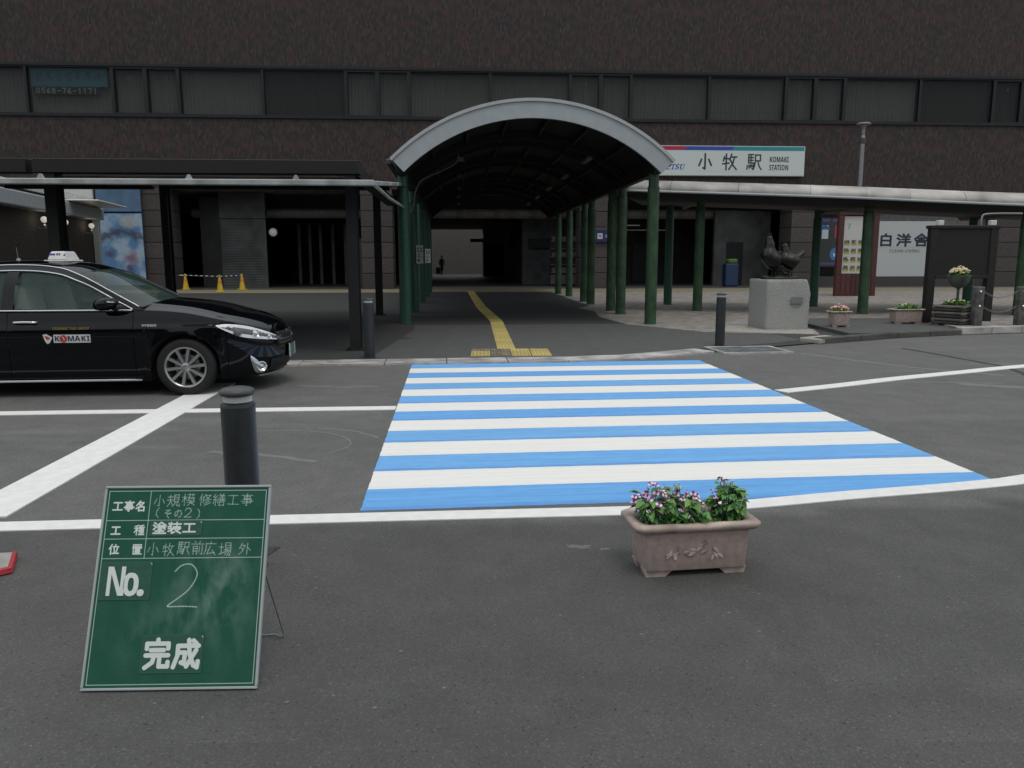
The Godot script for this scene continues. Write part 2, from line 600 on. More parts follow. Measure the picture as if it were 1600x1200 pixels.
	M.cloth = mat(0.012, 0.012, 0.014, 0.9)
	M.brick = tri(mat(1, 1, 1, 0.8), "brick", 2.4, "brick_n", 0.5)

# paint rolled on in long passes: streaks along the stripe, a lap along its near edge, asphalt grain showing through
func film(c: Color, streak: float, lap: float, sd: int) -> StandardMaterial3D:
	var im := Image.create(1024, 128, false, Image.FORMAT_RGB8)
	noise.seed = sd + 50
	noise.frequency = 0.05
	noise.fractal_octaves = 4
	rng.seed = sd
	var seam := rng.randf_range(0.3, 0.6)
	for y in 128:
		var v := y / 127.0
		for x in 1024:
			var k := 1.0 + streak * noise.get_noise_2d(x * 0.06, y * 1.3) * 1.2 + streak * 0.5 * noise.get_noise_2d(x * 0.4 + 500, y * 0.6)
			k += rng.randf_range(-0.03, 0.025)
			if v > 0.86 + 0.03 * noise.get_noise_2d(x * 0.1, 7): k *= lerpf(lap, 1.0, clampf(rng.randf() * 0.4, 0, 1))
			elif absf(v - seam) < 0.015: k *= lerpf(lap, 1.0, 0.6)
			if rng.randf() < 0.004: k *= 0.8
			im.set_pixel(x, y, lin(clampf(c.r * k, 0, 1), clampf(c.g * k, 0, 1), clampf(c.b * (0.4 + 0.6 * k), 0, 1)))
	im.generate_mipmaps()
	var m := mat(1, 1, 1, 0.75)
	m.albedo_texture = ImageTexture.create_from_image(im)
	m.uv1_triplanar = true
	m.uv1_world_triplanar = false
	m.uv1_scale = Vector3(1.0 / 4.45, 1.0, 1.0 / 0.45)
	m.uv1_offset = Vector3(0.1, 0, 0)
	m.normal_enabled = true
	m.normal_texture = T.asphalt_n
	m.normal_scale = 0.25
	return m

# ---------------------------------------------------------------- writing
const GLYPH := {
	"小": "50,8 50,90 38,84;27,38 12,72;73,38 90,70",
	"牧": "16,22 10,45;14,33 44,33;6,62 46,57;28,8 28,94;62,8 50,40;58,24 94,24;80,26 70,60 46,92;56,42 72,70 94,92",
	"駅": "14,10 14,56;14,10 46,10;14,26 44,26;14,41 44,41;29,10 29,56;14,56 48,56 46,90 38,87;7,70 6,90;18,68 20,84;27,67 30,80;36,66 39,76;58,12 90,12 90,44;58,12 58,44 54,70 46,92;58,44 90,44;74,44 82,72 97,92",
	"白": "48,4 40,20;18,20 18,94;18,20 82,20 82,94;18,54 82,54;18,90 82,90",
	"洋": "10,10 26,20;6,36 22,46;8,92 26,62;46,6 54,20;82,6 72,20;36,25 94,25;40,45 90,45;32,66 98,66;65,25 65,97",
	"舎": "50,4 6,42;50,4 94,42;30,38 70,38;12,54 88,54;50,28 50,66;22,66 22,95;22,66 78,66 78,95;22,92 78,92",
	"工": "12,18 88,18;50,18 50,84;6,84 94,84",
	"事": "8,16 92,16;26,26 74,26 74,40 26,40 26,26;18,50 80,50 80,75;4,62 96,62;18,75 80,75;50,4 50,95 38,90",
	"名": "44,5 12,46;36,20 76,20 50,52 8,74;30,30 50,44;34,58 34,95;34,58 82,58 82,95;34,91 82,91",
	"種": "42,8 8,18;4,34 46,34;26,16 26,95;26,38 4,72;28,44 44,60;90,7 52,15;48,26 98,26;55,38 91,38 91,64 55,64 55,38;55,51 91,51;73,12 73,91;51,77 95,77;46,92 99,92",
	"位": "30,6 6,46;22,34 22,95;64,6 64,24;40,26 94,26;52,36 58,80;84,34 74,84;36,86 98,86",
	"置": "12,10 88,10 88,28 12,28 12,10;38,10 38,28;62,10 62,28;6,39 94,39;50,30 50,50;34,50 76,50 76,82 34,82 34,50;34,60 76,60;34,71 76,71;15,50 15,94 95,94",
	"塗": "10,6 24,15;4,26 18,35;6,62 24,44;60,3 32,30;60,3 96,30;46,31 82,31;36,43 92,43;64,31 64,63 56,60;50,50 40,61;78,50 90,60;20,76 82,76;50,65 50,94;6,94 96,94",
	"装": "24,5 24,46;7,12 16,23;4,41 24,31;36,18 96,18;66,4 66,42;42,42 92,42;6,55 94,55;50,46 50,55;48,56 6,79;32,68 32,94 52,85;54,58 66,78 97,95;86,62 68,75",
	"完": "50,3 50,15;10,32 10,16 90,16 90,32;26,37 74,37;8,54 92,54;40,54 34,77 8,94;60,54 60,90 92,90 92,76",
	"成": "18,24 95,24;18,24 18,56 5,93;18,46 46,46 44,82 33,78;57,5 63,50 80,87 94,94 96,75;87,38 54,91;74,7 87,18",
	"規": "7,24 48,24;3,48 50,48;28,8 28,48 22,72 3,95;30,56 48,84;58,10 90,10 90,60 58,60 58,10;58,27 90,27;58,43 90,43;66,60 60,80 42,95;80,60 80,91 98,91 98,77",
	"模": "3,30 42,30;24,6 24,95;24,36 3,70;26,42 42,58;46,16 99,16;60,6 60,26;83,6 83,26;52,33 93,33 93,60 52,60 52,33;52,46 93,46;44,72 99,72;72,60 69,75 45,95;74,74 99,95",
	"修": "26,6 5,48;19,34 19,95;34,28 34,77;56,6 40,38;52,18 89,18 66,44 40,55;56,24 70,40 97,53;80,52 50,68;87,64 48,82;93,76 43,97",
	"繕": "24,6 8,28 24,30;37,20 7,52 40,50;24,52 24,93;10,64 5,82;34,60 41,76;56,4 62,14;87,4 78,14;48,18 97,18;52,29 93,29;43,42 99,42;72,14 72,57;58,46 62,54;87,46 80,54;43,58 99,58;54,69 54,95;54,69 89,69 89,95;54,92 89,92",
	"前": "30,4 38,18;70,4 62,18;5,24 95,24;18,37 18,93;18,37 47,37 47,91 38,87;18,53 47,53;18,68 47,68;65,37 65,77;85,32 85,93 72,89",
	"広": "52,4 52,18;14,20 93,20;16,20 16,60 3,95;48,36 28,87 85,80;66,60 91,93",
	"場": "3,34 37,34;20,10 20,77;3,83 39,70;50,8 89,8 89,40 50,40 50,8;50,24 89,24;41,50 99,50;58,52 40,75;54,62 93,62 86,93 76,90;66,64 49,89;79,64 62,93",
	"外": "28,6 5,50;24,24 49,24 34,64 7,93;17,42 36,57;67,4 67,97;67,36 93,61",
	"そ": "28,14 72,14 24,46 82,42 52,54 46,74 70,92",
	"の": "52,20 40,70 24,82 13,64 22,36 50,20 78,28 89,54 76,80 58,92",
	"(": "68,4 46,28 46,72 68,96",
	")": "32,4 54,28 54,72 32,96",
	"2": "18,34 28,12 50,4 74,14 80,36 60,62 12,94 86,96",
	"0": "50,6 24,20 18,50 24,80 50,94 76,80 82,50 76,20 50,6",
	"5": "82,8 28,8 24,46 52,38 78,52 78,76 52,93 20,84",
	"6": "74,10 40,26 22,60 28,86 52,94 76,84 78,64 54,52 26,62",
	"8": "50,6 26,18 28,38 50,48 74,38 74,18 50,6;50,48 22,62 22,84 50,94 78,84 78,62 50,48",
	"7": "16,10 84,10 44,94", "1": "34,22 54,8 54,94", "-": "20,52 80,52",
}

func line(im: Image, a: Vector2, b: Vector2, r: float, c: Color, rough := 0.0):
	var e := r + 1.5
	var n := im.get_size()
	var d := b - a
	var dd := maxf(d.length_squared(), 0.0001)
	for y in range(maxi(0, int(minf(a.y, b.y) - e)), mini(n.y, int(maxf(a.y, b.y) + e) + 1)):
		for x in range(maxi(0, int(minf(a.x, b.x) - e)), mini(n.x, int(maxf(a.x, b.x) + e) + 1)):
			var p := Vector2(x + 0.5, y + 0.5)
			var t := clampf((p - a).dot(d) / dd, 0, 1)
			var k := clampf(r - (p - a - d * t).length() + 0.5, 0, 1) * c.a
			if rough > 0.0: k *= 1.0 - rough * rng.randf()
			if k > 0.0:
				var o := im.get_pixel(x, y)
				im.set_pixel(x, y, o.lerp(Color(c.r, c.g, c.b, 1), k))

func write(im: Image, text: String, at: Rect2, r: float, c: Color, hand := 0.0):
	var n := text.length()
	var w := at.size.x / n
	for i in n:
		if not GLYPH.has(text[i]): continue
		var jig := Vector2(rng.randf_range(-1, 1), rng.randf_range(-1, 1)) * hand * 3.0
		var cell := Rect2(at.position + Vector2(w * i, 0) + jig, Vector2(w, at.size.y))
		for st in GLYPH[text[i]].split(";"):
			var prev := Vector2.INF
			for pr in st.split(" "):
				var xy: PackedStringArray = pr.split(",")
				var p := cell.position + Vector2(float(xy[0]) * 0.0092 + 0.04, float(xy[1]) * 0.01) * cell.size
				p += Vector2(rng.randf_range(-1, 1), rng.randf_range(-1, 1)) * hand
				if prev != Vector2.INF: line(im, prev, p, r, c, 0.75 if hand > 0.0 else 0.0)
				prev = p

func text_part(parent: Node, called: String, s: String, h: float, at: Vector3, mt: Material, bold := true, squeeze := 1.0, turn := Basis.IDENTITY, slant := 0.0, serif := false) -> MeshInstance3D:
	var f := SystemFont.new()
	f.font_names = PackedStringArray(["Droid Serif" if serif else "Droid Sans"])
	f.font_weight = 700 if bold else 400
	var tm := TextMesh.new()
	tm.font = f
	tm.text = s
	tm.font_size = 64
	tm.pixel_size = h / 46.0
	tm.depth = 0.004
	var o := part(parent, called, tm, mt)
	o.transform = Transform3D(turn * Basis(Vector3(squeeze, 0, 0), Vector3(slant, 1, 0), Vector3(0, 0, 1)), at)
	return o

# ---------------------------------------------------------------- the setting
func _ready():
	var cam := Camera3D.new()
	cam.name = "camera"
	cam.fov = 51.74
	cam.near = 0.05
	cam.far = 2000.0
	cam.position = Vector3(0, 1.515, 0)
	cam.rotation = Vector3(-0.1576, 0, -0.0015)
	add_child(cam)
	cam.current = true
	var we := WorldEnvironment.new()
	var e := Environment.new()
	e.background_mode = Environment.BG_SKY
	var sky := Sky.new()
	var sm := ProceduralSkyMaterial.new()
	sm.sky_top_color = Color(0.93, 0.95, 0.97)
	sm.sky_horizon_color = Color(0.62, 0.65, 0.68)
	sm.sky_curve = 0.35
	sm.ground_horizon_color = Color(0.4, 0.41, 0.42)
	sm.ground_bottom_color = Color(0.22, 0.22, 0.22)
	sm.sun_angle_max = 1.0
	sky.sky_material = sm
	e.sky = sky
	e.background_energy_multiplier = 1.0
	e.tonemap_mode = Environment.TONE_MAPPER_LINEAR
	e.tonemap_exposure = 1.08
	e.sdfgi_enabled = true
	e.ssao_enabled = true
	e.ssil_enabled = true
	we.environment = e
	add_child(we)
	var sun := DirectionalLight3D.new()
	sun.name = "sun"
	sun.light_color = Color(1.0, 0.98, 0.95)
	sun.light_energy = 0.3
	sun.light_angular_distance = 25.0
	sun.shadow_enabled = true
	sun.rotation = Vector3(deg_to_rad(-66), deg_to_rad(25), 0)
	add_child(sun)
	noise.noise_type = FastNoiseLite.TYPE_SIMPLEX_SMOOTH
	make_textures()
	make_materials()
	build_ground()
	build_opposite()
	build_station()
	build_left_wing()
	build_arch_canopy()
	build_right_canopy()
	build_shelter()
	build_street_things()
	build_station_things()
	build_statue()
	build_taxi()
	build_planters()
	build_board()

func off_line(path: Array, d: float) -> PackedVector2Array:     # a ribbon of width 2d round a polyline in x, z
	var l := PackedVector2Array()
	var r := PackedVector2Array()
	for i in path.size():
		var a: Vector2 = path[max(i - 1, 0)]
		var b: Vector2 = path[min(i + 1, path.size() - 1)]
		var nrm := (b - a).normalized().orthogonal() * d
		l.append(path[i] + nrm)
		r.append(path[i] - nrm)
	r.reverse()
	l.append_array(r)
	return l

func build_ground():
	# the ground to the horizon, and the road with its worn and painted tones
	struct("ground", B.new().sheet(PackedVector2Array([Vector2(-400, -400), Vector2(400, -400), Vector2(400, 400), Vector2(-400, 400)]), -0.03), M.patch, "asphalt ground running out to the horizon")
	var b := SurfaceTool.new()
	b.begin(Mesh.PRIMITIVE_TRIANGLES)
	noise.seed = 33
	noise.frequency = 0.35
	noise.fractal_octaves = 4
	var n2 := FastNoiseLite.new()
	n2.seed = 8
	n2.frequency = 0.9
	n2.fractal_octaves = 3
	var x0 := -15.0
	var z0 := -17.5
	var st := 0.14
	var nx := 300
	var nz := 165
	for j in nz + 1:
		for i in nx + 1:
			var x := x0 + i * st * (1.0 if i < 240 else 1.0)
			var z := z0 + j * st
			var k := (0.55 if z > -4.4 + clampf(x, 0.0, 9.0) * -0.12 else 0.86) + noise.get_noise_2d(x, z) * 0.10  # near pavement is darker, deepened further to imitate lens vignetting
			# long pale drag marks along the lane, and darker wheel paths
			k += smoothstep(0.25, 0.6, n2.get_noise_2d(x * 0.25 + 40, z * 1.6)) * (0.22 if z < -4.6 else 0.04)
			k += (noise.get_noise_2d(x * 0.35 + 70, z * 0.35) * 0.07)
			k -= 0.08 * exp(-pow(z + 6.6 + x * 0.07, 2) * 3.0)
			var c := Color(k, k, k * 0.985)
			b.set_color(c)
			b.add_vertex(Vector3(x, 0, z))
	for j in nz:
		for i in nx:
			var a := j * (nx + 1) + i
			for o in [a, a + 1, a + nx + 2, a, a + nx + 2, a + nx + 1]: b.add_index(o)
	b.generate_normals()
	struct("road", b.commit(), M.asphalt, "dark grey asphalt road in front of the station")
	# the forecourt behind the kerb
	var kl: Array[Vector2] = [Vector2(-30, -8.6), Vector2(-14, -10.1), Vector2(-3.03, -11.15), Vector2(-1.83, -11.26), Vector2(0.84, -11.5), Vector2(1.92, -11.8), Vector2(3.27, -12.65), Vector2(4.70, -13.51), Vector2(5.44, -13.96), Vector2(7.3, -15.0), Vector2(8.88, -15.62), Vector2(10.3, -15.98), Vector2(18, -16.75), Vector2(45, -19.0)]
	var fp := PackedVector2Array()
	for p in kl: fp.append(p + Vector2(0, -0.1))
	fp.append_array([Vector2(45, -44), Vector2(20, -43.6), Vector2(-36, -39.6), Vector2(-45, -30)])
	struct("forecourt", B.new().sheet(fp, FLOOR), M.plaza, "darker asphalt forecourt between the kerb and the station, its colour deepened for roof shade")
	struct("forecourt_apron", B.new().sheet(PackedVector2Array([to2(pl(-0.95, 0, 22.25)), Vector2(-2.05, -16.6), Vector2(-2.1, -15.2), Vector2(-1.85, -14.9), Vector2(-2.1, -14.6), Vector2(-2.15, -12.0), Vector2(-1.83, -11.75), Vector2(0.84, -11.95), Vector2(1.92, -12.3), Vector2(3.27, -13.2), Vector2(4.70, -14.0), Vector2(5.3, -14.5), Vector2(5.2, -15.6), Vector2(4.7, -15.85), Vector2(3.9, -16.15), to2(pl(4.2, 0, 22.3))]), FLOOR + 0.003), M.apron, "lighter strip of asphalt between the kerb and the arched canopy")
	# pale paving beyond the columns on the far side
	struct("paved_terrace", B.new().sheet(PackedVector2Array([Vector2(2.62, -18.0), Vector2(3.2, -17.2), Vector2(3.95, -16.1), Vector2(4.84, -15.82), Vector2(6.05, -15.5), Vector2(6.35, -16.6), Vector2(6.3, -18.4), Vector2(7.0, -19.25), Vector2(9.7, -19.2), Vector2(9.15, -17.6), Vector2(8.95, -15.8), Vector2(10.3, -16.15), Vector2(18, -16.95), Vector2(44, -19.3), Vector2(44, -42), Vector2(20, -42.5), Vector2(1.1, -41.2), Vector2(1.75, -35.5), Vector2(2.45, -25.0), Vector2(2.0, -24.0), Vector2(2.35, -22.6), Vector2(2.25, -20.3)]), FLOOR + 0.004), M.paving, "pale pinkish paving under and behind the long canopy")
	var strip := PackedVector2Array()
	for p in [[2.5, 22.7], [3.4, 23.4], [3.5, 23.75], [2.3, 22.9]]:
		var w := pl(p[0] + 1.4, 0, p[1])
		strip.append(Vector2(w.x, w.z))
	struct("ochre_band", B.new().sheet(PackedVector2Array([to2(pl(-34, 0, 0.6)), to2(pl(48, 0, 2.3)), to2(pl(48, 0, 5.6)), to2(pl(-34, 0, 4.4))]), FLOOR + 0.008), M.ochre, "yellowish paving band along the foot of the station front")
	struct("concourse_floor", B.new().sheet(PackedVector2Array([to2(pl(-34, 0, 0.62)), to2(pl(48, 0, 2.32)), to2(pl(48, 0, -60)), to2(pl(-34, 0, -60))]), FLOOR + 0.005), M.concourse, "dark floor of the concourse inside the station")
	struct("stone_border", B.new().sheet(PackedVector2Array([Vector2(4.1, -16.35), Vector2(4.95, -15.9), Vector2(6.0, -15.62), Vector2(6.3, -16.6), Vector2(6.25, -18.2), Vector2(4.9, -17.6)]), FLOOR + 0.008), M.pale_stone, "pale stone border round the foot of the granite block")
	# kerb stones, flush at the crossing and standing up further on
	var kerb := thing("kerb", "pale stone kerb along the edge of the forecourt", "kerb")
	kerb.set_meta("kind", "structure")
	for i in range(0, 6):
		var a := kl[i]
		var c := kl[i + 1]
		var L := (c - a).length()
		var m := maxi(1, int(round(L / 0.95)))
		if i < 1: continue
		for k in m:
			var p0 := a.lerp(c, float(k) / m)
			var p1 := a.lerp(c, (k + 1.0) / m)
			var d := (p1 - p0).normalized()
			var nn := Vector2(d.y, -d.x)
			if nn.y > 0: nn = -nn
			var mid := (p0 + p1) * 0.5 + nn * 0.24
			var y := 0.012 + rng.randf_range(-0.002, 0.002)
			part(kerb, "kerb_stone", bx(Vector3(mid.x, y, mid.y), Vector3(0.1, 0.044, 0.1), 0.0) if false else B.new().box(Vector3(mid.x, y, mid.y), Vector3((p1 - p0).length() - 0.012, 0.044, 0.46), 0.006, Basis(Vector3.UP, -d.angle())), M.kerb)
	for seg in [[8, 10, 0.05, 0.12, M.kerb_dark], [10, 13, 0.075, 0.15, M.kerb]]:
		for i in range(seg[0], seg[1]):
			var a := kl[i]
			var c := kl[i + 1]
			var m := maxi(1, int(round((c - a).length() / 0.9)))
			if i == 12: m = 8
			for k in m:
				var p0 := a.lerp(c, float(k) / m)
				var p1 := a.lerp(c, (k + 1.0) / m)
				var d := (p1 - p0).normalized()
				var mid := (p0 + p1) * 0.5 + Vector2(0, -0.09)
				part(kerb, "kerb_stone", B.new().box(Vector3(mid.x, seg[2], mid.y), Vector3((p1 - p0).length() - 0.01, seg[3], 0.17), 0.015, Basis(Vector3.UP, -d.angle())), seg[4])
	part(kerb, "kerb_stone", B.new().box(Vector3(5.62, 0.045, -14.32), Vector3(0.75, 0.1, 0.42), 0.02, Basis(Vector3.UP, 0.62)), M.pale_stone)
	struct("dark_apron", B.new().prism(PackedVector2Array([Vector2(6.45, 15.1), Vector2(7.3, 15.15), Vector2(8.9, 15.78), Vector2(9.2, 17.4), Vector2(9.6, 18.9), Vector2(7.1, 18.9), Vector2(6.5, 17.5)]), 0.0, 0.09, Transform3D(Basis(Vector3.RIGHT, -PI / 2), Vector3.ZERO)), M.apron, "dark asphalt apron raised behind the kerb under two small planters")
	struct("raised_pavement", B.new().prism(PackedVector2Array([Vector2(8.98, 15.85), Vector2(10.3, 16.2), Vector2(18, 16.98), Vector2(18, 18.6), Vector2(9.7, 18.6), Vector2(9.25, 17.4)]), 0.0, 0.12, Transform3D(Basis(Vector3.RIGHT, -PI / 2), Vector3.ZERO)), M.paving, "paved strip raised behind the kerb, under the notice board")
	# the blue and white crossing
	var cr := thing("pedestrian_crossing", "freshly painted blue and white striped pedestrian crossing", "crossing")
	cr.set_meta("kind", "structure")
	var th := 0.0963
	var U := Vector2(cos(th), -sin(th))
	var D := Vector2(sin(th), cos(th))
	var near_side := PackedVector2Array()      # the last stripe stops at the curving edge line
	for p in [[-2.0, -4.41], [-1.39, -4.46], [0, -4.565], [0.8, -4.63], [1.41, -4.73], [2.18, -4.93], [2.82, -5.08], [3.3, -5.21], [3.54, -5.3], [4.5, -5.72], [4.5, -3.0], [-2.0, -3.0]]:
		near_side.append(Vector2(Vector2(p[0], p[1]).dot(U), Vector2(p[0], p[1]).dot(D)))
	for k in 15:
		var q := PackedVector2Array()
		for c in [[0, 0], [1, 0], [1, 1], [0, 1]]:
			var s: float = (k + c[1]) * 0.45
			q.append(Vector2((-0.3458 - 0.0191 * s) if c[0] == 0 else (3.9154 - 0.0167 * s), -11.4409 + s))
		var wob := PackedVector2Array()
		for i in 4:
			var n := 90 if i % 2 == 0 else 12
			for g in n:
				wob.append(q[i].lerp(q[(i + 1) % 4], float(g) / n) + Vector2(rng.randf_range(-1, 1), rng.randf_range(-1, 1)) * 0.0035)
		if k >= 13: wob = Geometry2D.clip_polygons(wob, near_side)[0]
		var loc := PackedVector2Array()
		for p in wob: loc.append(p - Vector2(0, -11.4409 + k * 0.45))
		var o := part(cr, "white_stripe" if k % 2 else "blue_stripe", slab(loc, 0.003), (M.white_film if k % 2 else M.blue_film)[(k / 2 + k % 2) % 3])
		var at := D * (-11.4409 + k * 0.45)
		o.position = Vector3(at.x, 0, at.y)
		o.rotation.y = th
	var lines := [
		["edge_line", 0.079, [[-9.0, -3.92], [-6.0, -4.11], [-2.93, -4.345], [-1.39, -4.46], [0, -4.565], [0.8, -4.63], [1.41, -4.73], [2.18, -4.93], [2.82, -5.08], [3.3, -5.21], [3.54, -5.3], [4.5, -5.72], [6, -6.55], [9, -8.7]], "curving white edge line along the near side of the crossing"],
		["lane_line", 0.095, [[-10, -7.3], [-5.07, -7.7], [-3.0, -7.84], [-1.19, -7.96]], "white lane line ending at the blue and white crossing beside the taxi"],
		["lane_line", 0.1, [[3.08, -8.94], [3.9, -9.36], [4.86, -9.9], [6.0, -10.46], [7.2, -11.04], [10.5, -12.4], [15, -14.0]], "thin white lane line leaving the crossing towards the raised kerb"],
		["bay_line", 0.17, [[-3.17, -4.5], [-3.33, -6.6], [-3.5, -8.7], [-3.57, -9.6]], "broad white line running from the edge line under the taxi"]]
	var yy := 0.006
	for l in lines:
		var path: Array[Vector3] = []
		for p in l[2]: path.append(Vector3(p[0], 0, p[1]))
		var sp: Array[Vector2] = []
		for p in spline(path, 8): sp.append(Vector2(p.x, p.z))
		struct(l[0], slab(off_line(sp, l[1]), yy), M.white_line, l[3])
		yy += 0.001
	# scuffs and chalk marks on the asphalt
	var chalk := mat(0.55, 0.55, 0.55, 0.9)
	chalk.transparency = BaseMaterial3D.TRANSPARENCY_ALPHA
	chalk.albedo_color.a = 0.16
	var sc := B.new()
	var arcs := [[-2.05, -6.35, 0.55, -0.6, 1.9, 0.012], [-2.0, -6.3, 0.72, 0.4, 1.3, 0.02], [3.75, -4.85, 0.2, 0.2, 2.9, 0.012], [-1.6, -9.2, 1.4, 0.9, 1.5, 0.025], [-1.3, -10.2, 1.8, 1.0, 1.5, 0.03], [-2.2, -10.4, 1.2, 0.9, 1.9, 0.02], [6.2, -12.9, 2.5, 1.1, 1.9, 0.03], [5.0, -7.6, 2.0, 1.2, 1.9, 0.04]]
	for a in arcs:
		var path: Array[Vector2] = []
		for i in 13:
			var g: float = lerpf(a[3], a[4], i / 12.0)
			path.append(Vector2(a[0] + cos(g) * a[2] * 1.3, a[1] - sin(g) * a[2]) + Vector2(rng.randf_range(-1, 1), rng.randf_range(-1, 1)) * 0.008)
		sc.sheet(off_line(path, a[5] * 0.7), 0.0045)
	for k in 70:
		var c := Vector2(rng.randf_range(-2.6, 4.5), rng.randf_range(-4.3, -2.4))
		var poly := PackedVector2Array()
		var r := rng.randf_range(0.003, 0.010)
		for i in 6: poly.append(c + Vector2(cos(i * TAU / 6), sin(i * TAU / 6)) * r * rng.randf_range(0.5, 1.4))
		sc.sheet(poly, 0.0045)
	for e in [[[[4.6, -12.6], [5.6, -10.9], [6.5, -10.0]], 0.05], [[[5.4, -9.5], [6.6, -8.9], [7.4, -8.2]], 0.09], [[[-2.4, -6.1], [-1.9, -6.0], [-1.4, -5.75]], 0.03], [[[0.30, -4.03], [0.36, -4.0], [0.43, -4.02]], 0.022], [[[0.46, -3.97], [0.52, -3.99]], 0.012], [[[-2.6, -9.4], [-2.0, -9.3], [-1.5, -9.35]], 0.03]]:
		var path: Array[Vector2] = []
		for i in e[0].size() - 1:
			for k in 6: path.append(Vector2(e[0][i][0], e[0][i][1]).lerp(Vector2(e[0][i + 1][0], e[0][i + 1][1]), k / 6.0) + Vector2(rng.randf_range(-1, 1), rng.randf_range(-1, 1)) * e[1] * 0.5)
		sc.sheet(off_line(path, e[1]), 0.0046)
	var so := struct("chalk_marks", sc, chalk, "faint pale scuffs and chalk marks on the asphalt")
	so.set_meta("kind", "stuff")
	var seam: Array[Vector2] = []
	for p in spline([Vector3(6.6, 0, -13.3), Vector3(6.85, 0, -11.5), Vector3(6.85, 0, -10.75), Vector3(6.3, 0, -9.1), Vector3(5.4, 0, -7.6)], 8): seam.append(Vector2(p.x, p.z) + Vector2(rng.randf_range(-1, 1), 0) * 0.015)
	struct("tar_seam", B.new().sheet(off_line(seam, 0.035), 0.004), M.plaza, "dark tar seam curving across the road at the right")
	struct("asphalt_patch", B.new().sheet(PackedVector2Array([Vector2(-1.40, -4.02), Vector2(-1.23, -4.02), Vector2(-1.31, -3.68), Vector2(-1.45, -3.68)]), 0.004), M.plaza, "small darker patch of asphalt beside the green board")
	# tactile paving: a T of yellow dotted tiles and its stem up to the station
	var tp := thing("tactile_paving", "yellow tactile paving forming a T behind the kerb and a path to the station", "tactile paving")
	tp.set_meta("kind", "structure")
	var tile := tile_mesh(0.305, 0.305)
	var ang := 0.03
	var a0 := Vector3(-0.0, FLOOR, -12.6)
	for i in 4:
		for j in 3:
			var p := a0 + Basis(Vector3.UP, 0.03) * Vector3(-0.5 + i * 0.318, 0, 0.31 - j * 0.31)
			var o := part(tp, "tactile_tile", tile, M.tactile_worn if (i == 1 and j < 3 and rng.randf() < 0.85) or (i == 0 and j == 2) else M.tactile[rng.randi() % 3])
			o.position = p
			o.rotation.y = ang
	var stem := [Vector2(-0.09, -13.06), Vector2(-0.38, -19.06), Vector2(-0.95, -24.6), Vector2(-1.72, -34.4), Vector2(-1.9, -36.6)]
	for i in stem.size() - 1:
		var a: Vector2 = stem[i]
		var c: Vector2 = stem[i + 1]
		var m := int((c - a).length() / 0.31)
		var d := (c - a).normalized()
		for k in m:
			var p: Vector2 = a + d * (k + 0.5) * 0.31
			var o := part(tp, "tactile_tile", tile, M.tactile[rng.randi() % 3])
			o.position = Vector3(p.x, FLOOR, p.y)
			o.rotation.y = atan2(-d.x, -d.y)
	# utility cover in the kerb line
	var mh := thing("utility_cover", "rectangular grey utility cover with a pale frame in the kerb line", "manhole cover", Vector3(3.88, 0.0, -12.95), 0.12)
	mh.set_meta("kind", "structure")
	for s in [[0, 0.42, 1.16, 0.06], [0, -0.42, 1.16, 0.06]]:
		part(mh, "frame", bx(Vector3(s[0], 0.008, s[1]), Vector3(s[2], 0.05, s[3]), 0.004), M.kerb)
	for s in [-0.55, 0.55]: part(mh, "frame", bx(Vector3(s, 0.008, 0), Vector3(0.06, 0.05, 0.776), 0.004), M.kerb)
	var lid := tri(mat(0.2, 0.23, 0.235, 0.6, 0.3), "grime", 0.5, "grain_n", 0.6)
	for s in [-0.262, 0.262]: part(mh, "lid", bx(Vector3(s, 0.004, 0), Vector3(0.51, 0.05, 0.766), 0.004), lid)

func slab(poly: PackedVector2Array, y: float) -> B:      # a painted film with its edges down to the ground
	var f := PackedVector2Array()
	for p in poly: f.append(Vector2(p.x, -p.y))
	return B.new().prism(f, 0.0, y, Transform3D(Basis(Vector3.RIGHT, -PI / 2), Vector3.ZERO))

func to2(p: Vector3) -> Vector2:
	return Vector2(p.x, p.z)

func tile_mesh(w: float, d: float) -> ArrayMesh:
	var b := B.new()
	var h := 0.012
	var x := w / 2 - 0.004
	var z := d / 2 - 0.004
	b.q(Vector3(-x, h, z), Vector3(x, h, z), Vector3(x, h, -z), Vector3(-x, h, -z))
	for k in [[-1, 1, 1, 1], [1, 1, 1, -1], [1, -1, -1, -1], [-1, -1, -1, 1]]:
		b.q(Vector3(k[0] * w / 2, -0.002, k[1] * d / 2), Vector3(k[2] * w / 2, -0.002, k[3] * d / 2), Vector3(k[2] * x, h, k[3] * z), Vector3(k[0] * x, h, k[1] * z))
	# low truncated domes
	for i in 5:
		for j in 5:
			var c := Vector3((i - 2) * w * 0.19, h, (j - 2) * d * 0.19)
			var r := 0.014
			b.q(c + Vector3(-r, 0.005, r), c + Vector3(r, 0.005, r), c + Vector3(r, 0.005, -r), c + Vector3(-r, 0.005, -r))
	return b.done()

